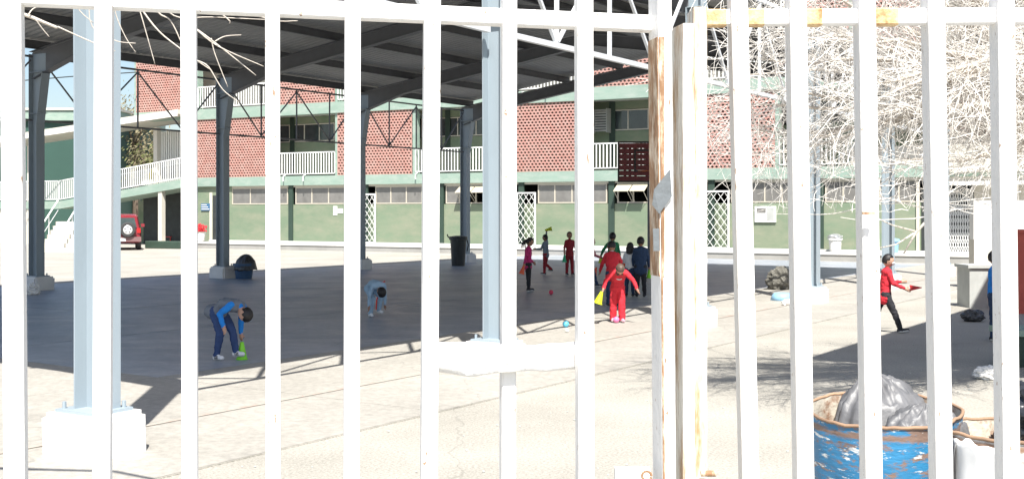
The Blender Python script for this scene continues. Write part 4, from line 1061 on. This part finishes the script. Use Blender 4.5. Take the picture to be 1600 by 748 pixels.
# tape
b = B(); Zp = Z9-.040; o_ = [at(1047, 264, Zp), at(1050, 307, Zp+.002), at(1030, 334, Zp-.002), at(1019, 320, Zp), at(1022, 296, Zp-.004)]
vs = [b.verts.new(p) for p in o_]; vs2 = [b.verts.new(p+Vector((0, .002, 0))) for p in o_]; b.faces.new(vs); b.faces.new(vs2[::-1])
for k in range(5): b.faces.new((vs[k], vs[(k+1)%5], vs2[(k+1)%5], vs2[k]))
o = obj('duct_tape', b, 'tape', loc0=o_[0]); tag(o, 'diagonal piece of grey duct tape wrapped on the rusty gate bar', 'tape')
b = B(); a = at(1025, 357, Zp); c = at(1026, 392, Zp); beam(b, a, c, .012, .003, side=(1,0,0)); o = obj('duct_tape', b, 'tape', loc0=a); tag(o, 'small strip of grey tape lower on the rusty gate bar', 'tape')
# white cloth wound through three bars
b = B(); P = []; nseg = 70; ncs = 16; rings = []
for i in range(nseg+1):
    t = i/nseg; px = 668+(918-668)*t; Zc = Z0*(1+.0134*(5+2*t))
    ph = (px-793)/118; off = -.030*math.cos(ph*math.pi) - .004      # in front of the middle bar, behind the outer two
    off = max(-.034, min(.034, off*1.25))
    py = 560-4*t+2*math.sin(t*9); hgt = .026*(1+.12*math.sin(t*7)+.15*noise.noise(Vector((t*6, 2, 0)))); 
    c_ = at(px, py, Zc) + Vector((0, off, 0)); ring = []
    for k in range(ncs):
        a_ = 2*math.pi*k/ncs; wr = 1+.35*noise.noise(Vector((t*9, math.cos(a_)*2.2, math.sin(a_)*2.2)))
        fold = .003*math.sin(math.sin(a_)*14+t*5+2*noise.noise(Vector((t*5, 0, a_))))
        ring.append(b.verts.new(c_+Vector((0, (.0085*wr+fold)*math.cos(a_), hgt*math.sin(a_)*(1+.08*wr)))))
    rings.append(ring)
for r0, r1 in zip(rings, rings[1:]):
    for k in range(ncs): b.faces.new((r0[k], r0[(k+1)%ncs], r1[(k+1)%ncs], r1[k]))
b.faces.new(rings[0][::-1]); b.faces.new(rings[-1])
o = obj('cloth_strip', b, mat('white_cloth', (.8, .79, .77), .85, var=.03, scale=20, bump=.4, bscale=40), smooth=True, loc0=at(793, 560, Z0*1.08)); tag(o, 'white crumpled cloth strip woven between three bars of the left gate', 'cloth')

# ------------------------------------------------------------------ children
def capsule(bm, p0, p1, r0, r1, mi, n=10, sy=1.0, side=None):
    """tapered capsule; sy stretches the section along `side`"""
    p0, p1 = Vector(p0), Vector(p1); d = p1-p0
    L_ = d.length
    d = d/L_ if L_ > 1e-6 else Vector((0,0,1))
    s = Vector(side) if side is not None else d.orthogonal()
    s = (s-d*s.dot(d)); s = s.normalized() if s.length > 1e-4 else d.orthogonal().normalized(); t = d.cross(s)
    prof = [(-r0, 0.001)]
    for k in (1, 2): a = math.pi/2*(1-k/3); prof.append((-r0*math.sin(a), r0*math.cos(a)))
    prof += [(0, r0), (L_*.5, (r0+r1)/2), (L_, r1)]
    for k in (1, 2): a = math.pi/2*k/3; prof.append((L_+r1*math.sin(a), r1*math.cos(a)))
    prof.append((L_+r1, .001)); rings = []
    for h, r in prof: rings.append([bm.verts.new(p0+d*h+s*(math.cos(2*math.pi*k/n)*r*sy)+t*(math.sin(2*math.pi*k/n)*r)) for k in range(n)])
    for a, c in zip(rings, rings[1:]):
        for k in range(n): f = bm.faces.new((a[k], a[(k+1)%n], c[(k+1)%n], c[k])); f.material_index = mi
    f = bm.faces.new(rings[0][::-1]); f.material_index = mi; f = bm.faces.new(rings[-1]); f.material_index = mi
def ellip(bm, c, rx, ry, rz, mi, rot=None, sub=2):
    res = bmesh.ops.create_icosphere(bm, subdivisions=sub, radius=1); fs = set()
    for v in res['verts']:
        p = Vector((v.co.x*rx, v.co.y*ry, v.co.z*rz))
        if rot is not None: p = rot @ p
        v.co = p+Vector(c)
        for f in v.link_faces: fs.add(f)
    for f in fs: f.material_index = mi
SKIN = mat('skin_brown', (.36, .19, .12), .55, var=.06, scale=12)
SKIN2 = mat('skin_light_brown', (.46, .27, .19), .55, var=.06, scale=12)
HAIR = mat('hair_black', (.012, .010, .010), .5, var=.3, scale=30, bump=.5, bscale=90, stretch=(1, 1, .3))
HAIRB = mat('hair_brown', (.09, .06, .045), .5, var=.3, scale=30, bump=.5, bscale=90)
EYE = mat('eye_dark', (.01, .01, .01), .2, var=0)
LIP = mat('lip', (.3, .1, .08), .5, var=0)
def cloth(n, c, r=.85): return mat('cloth_'+n, c, r, var=.12, scale=7, bump=.5, bscale=16)
SHW = cloth('white_shoe', (.7, .7, .7)); SHD = cloth('dark_shoe', (.03, .03, .035)); SHP = cloth('pink_shoe', (.7, .3, .4)); SOLE = cloth('pale_sole', (.6, .6, .58))
TMP = bpy.data.scenes.new('workbench')
def kid(label, loc, yaw, H, top, bottom, shoe, pose, hair='short', hairm=None, skin=None, vest=None, collar=None, vox=.0085, group='children playing on the court', hemlen=.0, sleeve=True, mask=False, fat=1., hood=None, stripe=None, name='person'):
    hairm = hairm or HAIR; skin = skin or SKIN
    g = lambda k, d=0.: pose.get(k, d)
    t = thing(name, label, 'child', loc, yaw, group)
    ms = [skin, top, bottom, shoe, vest or top, SOLE, collar or top]
    SK, TP, BT, SH, VS, SO, CL = range(7)
    lean = R(g('lean')); 
    dirp = lambda a, lat=0.: Vector((math.sin(a)*math.cos(lat), math.sin(lat), -math.cos(a)*math.cos(lat)))      # a from straight down, forward +
    up = lambda a: Vector((math.sin(a), 0, math.cos(a)))
    hip = Vector((0, 0, 0)); l_leg, l_thigh = .0, .235*H; l_shin = .225*H
    sp1 = hip+up(lean*.55)*.13*H; sp2 = sp1+up(lean*1.0)*.15*H; neck = sp2+up(lean*1.08)*.05*H
    lat = Vector((0, 1, 0)); twist = R(g('twist'))
    slat = Matrix.Rotation(twist, 3, up(lean)) @ lat
    bm = B(); fx = fat
    # torso
    capsule(bm, hip-lat*.035*H, hip+lat*.035*H, .068*H*fx, .068*H*fx, BT, 12)
    capsule(bm, hip+up(lean)*.01*H, sp1, .068*H*fx, .064*H*fx, VS if vest else TP, 14, 1.35, lat)
    capsule(bm, sp1, sp2, .066*H*fx, .066*H*fx, VS if vest else TP, 14, 1.45, slat)
    if hemlen: capsule(bm, hip-up(lean)*hemlen*H, hip+up(lean)*.02*H, .078*H*fx, .072*H*fx, VS if vest else TP, 14, 1.3, lat)
    capsule(bm, sp2-slat*.06*H, sp2+slat*.06*H, .052*H*fx, .052*H*fx, VS if vest else TP, 12)
    capsule(bm, sp2+up(lean)*.02*H, neck+up(lean)*.01*H, .040*H, .03*H, CL, 10)
    hp = lean*1.0+R(g('head_pitch')); hy = R(g('head_yaw'))
    capsule(bm, neck-up(lean)*.01*H, neck+up(hp)*.05*H, .027*H, .026*H, SK, 10)
    RH = Matrix.Rotation(hp, 3, 'Y') @ Matrix.Rotation(hy, 3, 'Z') @ Matrix.Rotation(R(g('head_roll')), 3, 'X')
    hc = neck+up(hp)*.105*H; hd = H/6.3
    ellip(bm, hc, hd*.44, hd*.385, hd*.5, SK, RH, 3)
    ellip(bm, hc+RH@Vector((hd*.12, 0, -hd*.22)), hd*.28, hd*.27, hd*.27, SK, RH, 2)       # jaw
    ellip(bm, hc+RH@Vector((hd*.45, 0, -hd*.07)), hd*.07, hd*.055, hd*.085, SK, RH, 1)     # nose
    for s_ in (-1, 1): ellip(bm, hc+RH@Vector((-.02*hd, s_*hd*.39, -hd*.04)), hd*.07, hd*.04, hd*.11, SK, RH, 1)
    # legs
    feet = []
    for s_, nm in ((1, 'l'), (-1, 'r')):
        a = R(g(nm+'_hip')); kn = R(g(nm+'_knee')); ab = R(g(nm+'_abd', 3))*s_
        h0 = hip+lat*s_*.045*H; k0 = h0+dirp(a, ab)*l_thigh; an = k0+dirp(a-kn, ab*.6)*l_shin
        wide = g('trouser', 1.)
        capsule(bm, h0, k0, .056*H*fx, .042*H*wide, BT, 12); capsule(bm, k0, an, .042*H*wide, .031*H*wide, BT, 12)
        if wide > 1.2: capsule(bm, k0.lerp(an, .3), an, .042*H*wide, .036*H*wide, BT, 12)
        fp = R(g(nm+'_foot', 0)); fd = Vector((math.cos(fp), math.sin(R(g(nm+'_toe', 6))*s_), math.sin(fp))).normalized(); dn = Vector((math.sin(fp), 0, -math.cos(fp)))
        heel = an+dn*.02*H - fd*.018*H; toe = heel+fd*.105*H
        capsule(bm, an, an+dn*.015*H, .027*H, .028*H, SH, 10)
        capsule(bm, heel, toe, .028*H, .024*H, SH, 10, 1.0); capsule(bm, heel+dn*.014*H, toe+dn*.008*H, .019*H, .019*H, SO, 8, 1.5, lat)
        feet += [heel+dn*.033*H, toe+dn*.027*H]
    # arms
    hands = {}
    for s_, nm in ((1, 'l'), (-1, 'r')):
        a = R(g(nm+'_arm')); el = R(g(nm+'_elbow', 12)); ab = R(g(nm+'_arm_abd', 8))*s_; fl = R(g(nm+'_fore_lat', 0))
        s0 = sp2+slat*s_*.105*H+up(lean)*.012*H
        e0 = s0+dirp(a, ab)*.155*H; w0 = e0+dirp(a+el, ab*.5+fl)*.135*H
        sm = TP if sleeve else SK
        capsule(bm, s0-slat*s_*.02*H, e0, .036*H*fx, .029*H*fx, TP, 10); capsule(bm, e0, w0, .028*H*fx, .021*H*fx, sm, 10)
        hd_ = dirp(a+el+R(g(nm+'_wrist', 0)), ab*.5+fl).normalized(); across_ = hd_.cross(Vector((0, 1, 0))); 
        if across_.length < .1: across_ = Vector((1, 0, 0))
        across_ = (across_.normalized()); nrm_ = hd_.cross(across_).normalized()*s_
        pc = w0+hd_*.03*H
        capsule(bm, w0, w0+hd_*.048*H, .015*H, .0165*H, SK, 10, 1.35, across_)
        for fi in range(4):
            o_ = (fi-1.5)*.0115*H; fl_ = (.036, .041, .038, .029)[fi]*H
            b0 = w0+hd_*.055*H+across_*o_; curl = -nrm_*.35*(1 if not g('grip') else 2.2)
            m0 = b0+(hd_+curl*.5).normalized()*fl_*.5; e_ = m0+(hd_+curl*1.6).normalized()*fl_*.5
            capsule(bm, b0, m0, .0062*H, .0058*H, SK, 6); capsule(bm, m0, e_, .0058*H, .0048*H, SK, 6)
        th0 = w0+hd_*.022*H+across_*.016*H; th1 = th0+(hd_*.7+across_*.8-nrm_*.3).normalized()*.024*H; th2 = th1+(hd_*1.0+across_*.1-nrm_*.4).normalized()*.018*H
        capsule(bm, th0, th1, .0075*H, .0068*H, SK, 6); capsule(bm, th1, th2, .0068*H, .0055*H, SK, 6)
        hands[nm] = w0+hd_*.075*H
    dz = -min(f.z for f in feet)
    for v in bm.verts: v.co.z += dz
    src = bpy.data.meshes.new('src'); bm.to_mesh(src)
    bm.faces.ensure_lookup_table(); bvh = BVHTree.FromBMesh(bm); mis = [f.material_index for f in bm.faces]
    so = bpy.data.objects.new('src', src); TMP.collection.objects.link(so)
    md = so.modifiers.new('r', 'REMESH'); md.mode = 'VOXEL'; md.voxel_size = vox; md.use_smooth_shade = True
    sm_ = so.modifiers.new('s', 'SMOOTH'); sm_.factor = .5; sm_.iterations = 2
    
    with bpy.context.temp_override(scene=TMP, view_layer=TMP.view_layers[0]):
        dg = bpy.context.evaluated_depsgraph_get(); me = bpy.data.meshes.new_from_object(so.evaluated_get(dg), depsgraph=dg)
    bpy.data.objects.remove(so); bpy.data.meshes.remove(src); bm.free()
    me.materials.clear()
    for m_ in ms: me.materials.append(m_)
    # gentle cloth folds
    for v in me.vertices:
        pass
    nf = Vector((label.__len__()*1.3, 0, 0))
    for p in me.polygons:
        r_ = bvh.find_nearest(p.center); p.material_index = mis[r_[2]] if r_[2] is not None else 0; p.use_smooth = True
    isc = [0]*len(me.vertices)
    for p in me.polygons:
        if p.material_index in (TP, BT, VS):
            for vi in p.vertices: isc[vi] = 1
    nrm_all = [v.normal.copy() for v in me.vertices]; cos_ = [v.co.copy() for v in me.vertices]
    for i_, c_ in enumerate(cos_):
        if isc[i_]: cos_[i_] = c_ + nrm_all[i_]*(.009*H*(.5-abs(noise.noise(c_*15+nf))*1.6))
    me.vertices.foreach_set('co', [x for c_ in cos_ for x in c_]); me.update()
    me.name = 'body'
    body = bpy.data.objects.new('body', me); COL.objects.link(body); body.parent = t
    # hair
    Z_ = Vector((0, 0, dz)); hb = B(); rh = random.Random(len(label))
    def cap_(ox, sx, sy_, sz, zoff, lim):
        res = bmesh.ops.create_icosphere(hb, subdivisions=4, radius=1)
        dead = []
        for v in res['verts']:
            n_ = v.co.copy(); k = 1+.04*noise.noise(n_*6)+.02*noise.noise(n_*17)
            if n_.x > .22 and n_.z < lim+.25*(n_.x-.3): dead.append(v); continue
            if n_.z < (-.62 if n_.x < -.25 else -.12): dead.append(v); continue
            v.co = hc+Z_+RH@Vector((n_.x*sx*k+ox, n_.y*sy_*k, n_.z*sz*k+zoff))
        bmesh.ops.delete(hb, geom=dead, context='VERTS')
    cap_(-hd*.03, hd*.475, hd*.425, hd*.52, hd*.03, .42)
    geom = bmesh.ops.solidify(hb, geom=list(hb.faces), thickness=hd*.03)
    def lock(p0, p1, p2, r0, r1):
        pts = []
        for i in range(7):
            t_ = i/6; pts.append((p0*(1-t_)**2+p1*2*t_*(1-t_)+p2*t_*t_))
        tube(hb, pts, [r0+(r1-r0)*i/6 for i in range(7)], 7)
    if hair in ('long', 'pony'):
        base = hc+Z_+RH@Vector((-hd*.42, 0, hd*.12 if hair == 'pony' else -.0))
        nlk = 9 if hair == 'pony' else 22
        for k in range(nlk):
            if hair == 'pony':
                o1 = Vector((rh.gauss(0, .02), rh.gauss(0, .025), 0))*1.2*H/1.15; p2 = base+Vector((-.05, 0, -.19))*H/1.15+o1*1.6; lock(base+o1*.3, base+Vector((-.08, 0, -.03))*H/1.15+o1, p2, .018*H, .005*H)
            else:
                an_ = (k/(nlk-1)-.5)*math.pi*1.05; st_ = hc+Z_+RH@Vector((-hd*.40*math.cos(an_), hd*.40*math.sin(an_), -hd*.05)); p2 = st_+Vector((-.015*math.cos(an_), .01*math.sin(an_), -.17-rh.uniform(0, .03)))*H/1.15
                lock(st_, (st_+p2)/2+Vector((-.01, 0, 0)), p2, .019*H, .006*H)
    obj('hair', hb, hairm, t, smooth=True)
    eb = B()
    for s_ in (-1, 1): ellip(eb, hc+Z_+RH@Vector((hd*.40, s_*hd*.155, hd*.0)), hd*.045, hd*.06, hd*.04, 0, RH, 2)
    obj('eyes', eb, EYE, t, smooth=True)
    eb = B(); ellip(eb, hc+Z_+RH@Vector((hd*.375, 0, -hd*.27)), hd*.035, hd*.11, hd*.028, 0, RH, 2); obj('mouth', eb, LIP, t, smooth=True)
    M_ = Matrix.Rotation(yaw, 3, 'Z')
    info = {k: Vector(loc)+M_@(v+Z_) for k, v in hands.items()}
    info['head'] = Vector(loc)+M_@(hc+Z_); info['RH'] = M_@RH; info['hd'] = hd; info['thing'] = t; info['chest'] = (hc, Z_)
    info['sp2'] = sp2+Z_; info['lean'] = lean; info['feet'] = [Vector(loc)+M_@(f+Z_) for f in feet]
    return info
def handcone(p, m, label, dirn, h=.2, r=.06):
    d = Vector(dirn).normalized(); o = obj('marker_cone', cone_mesh(h, r), m); o.rotation_euler = d.to_track_quat('Z', 'Y').to_euler(); o.location = Vector(p)-d*h*.8; tag(o, label, 'cone'); return o
cRed = cloth('red', (.55, .02, .035)); cRedD = cloth('dark_red', (.30, .02, .03)); cPink = cloth('magenta', (.55, .03, .16)); cBlk = cloth('black', (.02, .02, .024)); cNavy = cloth('navy', (.02, .045, .10)); cGrey = cloth('grey', (.22, .24, .27))
cBlue = cloth('bright_blue', (.01, .20, .62)); cDen = cloth('denim', (.03, .06, .16)); cVest = cloth('slate_vest', (.15, .17, .20)); cGreen = cloth('green', (.02, .2, .08)); cWhite = cloth('white', (.66, .67, .68)); cPale = cloth('pale_blue', (.33, .47, .6)); cHood = cloth('grey_hoodie', (.2, .25, .3))
def face(deg): return R(deg)     # 0 = facing right (+x), 90 = away, -90 = to camera
# 1 stooping boy
k1 = kid('boy in slate vest with bright blue sleeves stooping over the lime green cone', gp(341, 561, GZ), face(-30), 1.16, cBlue, cDen, SHW,
  dict(lean=92, head_pitch=44, head_yaw=-14, l_hip=38, l_knee=26, r_hip=22, r_knee=34, l_arm=-24, l_elbow=20, r_arm=-52, r_elbow=78, r_arm_abd=8, l_abd=2, r_abd=4, twist=-8), vest=cVest, skin=SKIN2, vox=.007, hemlen=.07, fat=1.05)
# three dark stripes on each white shoe, as printed marks
# 2 pale blue bending child
k2k = kid('child in pale blue clothes bent double behind the fifth bar, holding a red toy', gp(580, 494, GZ), face(-60), 1.15, cPale, cPale, SHW,
  dict(lean=96, head_pitch=40, l_hip=66, l_knee=86, r_hip=54, r_knee=72, l_arm=-20, r_arm=-10, l_elbow=10), hemlen=.03)
b = B(); tube(b, [(0,0,0), (.0,0,.14)], .018, 8); tube(b, [(.02, 0, .1), (.1, 0, .14)], .01, 6); tube(b, [(0, 0, 0), (-.05, 0, -.2), (-.06, 0, -.36)], .012, 6); ball(b, (-.03, 0, .08), .045, 2)
o = obj('toy_racket', b, mat('toy_red', (.7, .05, .03), .4)); o.location = gp(593, 489, GZ)+Vector((0, 0, .42)); tag(o, 'red and dark toy held beside the pale blue child', 'toy')
# 3 girl in magenta jacket
k3 = kid('girl in magenta jacket and black trousers standing in profile with a ponytail', gp(825, 455, GZ), face(12), 1.17, cPink, cBlk, SHD,
  dict(lean=2, head_pitch=14, l_arm=6, r_arm=-32, r_elbow=18, l_elbow=40, r_hip=0, l_hip=4, l_knee=2, r_arm_abd=12), hair='pony', hemlen=.05, skin=SKIN)
handcone(k3['r'], 'coneorange', 'orange cone hanging from the hand of the girl in magenta', (.3, 0, 1), h=.2)
# 4 boy in grey hoodie raising arm
k4 = kid('boy in grey hoodie and dark red trousers raising a lime cone on one leg', gp(853, 429, GZ), face(150), 1.10, cHood, cRedD, SHD,
  dict(lean=4, l_hip=2, l_knee=2, r_hip=12, r_knee=62, r_arm=158, r_elbow=14, r_arm_abd=22, l_arm=20, l_elbow=70), skin=SKIN, hemlen=.02)
handcone(k4['r'], 'coneyellow', 'lime yellow cone held overhead by the boy in the grey hoodie', (-.9, 0, -.2), h=.2)
# 5 dark red overall kid
k5 = kid('child in dark red overalls standing apart with a teal cone', gp(890, 430, GZ), face(-70), 1.18, cRedD, cRedD, SHD,
  dict(lean=0, l_arm=5, r_arm=4, l_hip=3, r_hip=-3, l_arm_abd=14, r_arm_abd=12), sleeve=False, skin=SKIN, hemlen=.04)
handcone(k5['r'], 'conedeep', 'teal cone in the hand of the child in dark red overalls', (.05, 0, 1), h=.2)
# 6 kid half hidden behind bar
k6 = kid('child in dark pink top half hidden by the eighth gate bar', gp(921, 448, GZ), face(-20), 1.15, cloth('dusty_pink', (.45, .12, .16)), cNavy, SHD, dict(lean=8, l_hip=18, r_hip=-16, r_knee=20, l_arm=22, r_arm=-14, l_elbow=50), skin=SKIN)
handcone(gp(931, 447)+Vector((0, 0, .42)), 'coneorange', 'orange cone carried low just right of the eighth gate bar', (.3, 0, 1))
# 7 green jacket kid (back)
k7 = kid('child in green jacket standing at the back of the group', gp(957, 446, GZ), face(80), 1.24, cGreen, cNavy, SHD, dict(lean=4, l_arm=14, r_arm=8, l_arm_abd=32, l_elbow=40), hemlen=.03)
handcone(k7['l'], 'coneyellow', 'yellow green cone at the left hand of the child in the green jacket', (0, -.2, 1))
# 8 red jacket kid
k8 = kid('child in red jacket and navy trousers seen from behind among the group', gp(957, 479, GZ), face(95), 1.20, cRed, cNavy, SHD, dict(lean=10, l_arm=24, r_arm=40, r_elbow=60, l_arm_abd=14, r_arm_abd=20, head_pitch=10), hemlen=.05, fat=1.12, collar=cWhite)
# 9 long hair girl
k9 = kid('girl with long black hair and white sleeves between the red and navy jackets', gp(984, 463, GZ), face(70), 1.10, cWhite, cNavy, SHD, dict(lean=6, l_arm=18, r_arm=30, r_elbow=50, l_elbow=50, l_arm_abd=18), hair='long')
handcone(k9['l']+Vector((.1,-.1,-.02)), 'coneorange', 'orange cone held out by the long haired girl', (.8, 0, -.1), h=.18)
# 10 navy boy
k10 = kid('boy in navy jacket and black trousers seen from behind', gp(1001, 464, GZ), face(78), 1.22, cNavy, cBlk, SHD, dict(lean=1, l_arm=10, r_arm=6, l_arm_abd=8), hemlen=.06, fat=1.12)
handcone(k10['r'], 'conegreen', 'green cone hanging at the right hand of the boy in navy', (0, 0, 1), h=.2)
# 11 girl in red tracksuit
k11 = kid('girl in bright red tracksuit leaning forward with arms spread in the sun', gp(965, 503, GZ), face(-88), 1.10, cRed, cRed, SHP,
  dict(lean=46, head_pitch=32, l_hip=4, r_hip=-4, l_knee=4, r_knee=0, l_abd=3, r_abd=3, l_arm=20, r_arm=24, l_arm_abd=38, r_arm_abd=36, l_elbow=4, r_elbow=6, trouser=1.3), hair='pony', hairm=HAIRB, skin=SKIN2, vox=.007, hemlen=.04, fat=1.1)
handcone(k11['r']+Vector((-.02, 0, -.02)), 'coneyellow', 'yellow cone held by the girl in the red tracksuit', (.35, 0, 1), h=.2, r=.065)
# 12 behind posts
k12 = kid('child in dark jacket mostly hidden behind the gate posts', gp(1052, 470, GZ), face(100), 1.16, cNavy, cBlk, SHW, dict(lean=3, l_arm=10, l_hip=10, r_hip=-8))
# 13 walking boy right
k13 = kid(
  'boy in red jersey and face mask striding to the right in the sun', gp(1383, 519), face(-4), 1.17, cRed, cBlk, SHD,
  dict(lean=5, head_pitch=4, l_hip=-22, l_knee=18, r_hip=24, r_knee=4, r_foot=4, l_foot=-18, r_arm=20, r_elbow=46, l_arm=26, l_elbow=66, r_arm_abd=10, l_arm_abd=6), hemlen=.05, skin=SKIN2, vox=.007)
hc_, Z_ = k13['chest']; b = B(); ellip(b, hc_+Z_+Vector((k13['hd']*.30, 0, -k13['hd']*.20)), k13['hd']*.22, k13['hd']*.30, k13['hd']*.17, 0, None, 3); obj('face_mask', b, cWhite, k13['thing'], smooth=True)
b = B(); p = k13['r']; prism(b, [(0, 0), (.18, .04), (.19, .05), (.0, .09)], -.004, .004); o = obj('red_folder', b, mat('folder_red', (.5, .02, .02), .4)); o.location = k13['r']+Vector((.0, -.05, .0)); o.rotation_euler = (R(70), 0, R(10)); tag(o, 'thin red folder held out by the striding boy', 'folder')
# 14 person behind the right bar
k14 = kid('child in blue shirt and dark trousers hidden behind the second bar from the right', gp(1553, 532), face(-30), 1.22, cBlue, cNavy, SHD, dict(lean=2, l_arm=10, r_arm=10, r_elbow=50))
# 3 stripes on the stooping boy's white shoes
fr_ = gp(341, 561, GZ)
for i_, f0 in enumerate((k1['feet'][0:2], k1['feet'][2:4])):
    b = B(); h_, t_ = f0; d_ = (t_-h_).normalized(); nrm_ = d_.cross(Vector((0,0,1))).normalized()
    for j in range(3):
        c_ = h_.lerp(t_, .3+.17*j)+nrm_*.034
        beam(b, c_+Vector((0,0,.018)), c_+Vector((0,0,.058))-d_*.012+(-nrm_)*.006, .008, .006, side=d_)
    o = obj('shoe_stripe', b, cBlk, k1['thing']); o.parent = None
    o.matrix_world = Matrix.Identity(4); mw = Matrix.Translation(fr_) @ Matrix.Rotation(face(-30), 4, 'Z'); o.data.transform(mw.inverted()); o.parent = k1['thing']
# chest emblem of the red tracksuit
ch = k11['sp2']; ln = k11['lean']; b = B()
for a0, a1, rr in ((-2.7, -.4, .045),):
    pts = [Vector((0, rr*math.cos(a0+(a1-a0)*i/8), rr*.6*math.sin(a0+(a1-a0)*i/8))) for i in range(9)]
    Rm = Matrix.Rotation(ln, 3, 'Y'); ctr = ch+Rm@Vector((.088, 0, -.04)); tube(b, [ctr+Rm@p for p in pts], .008, 6)
o = obj('chest_emblem', b, cWhite, k11['thing'])
bpy.data.scenes.remove(TMP)
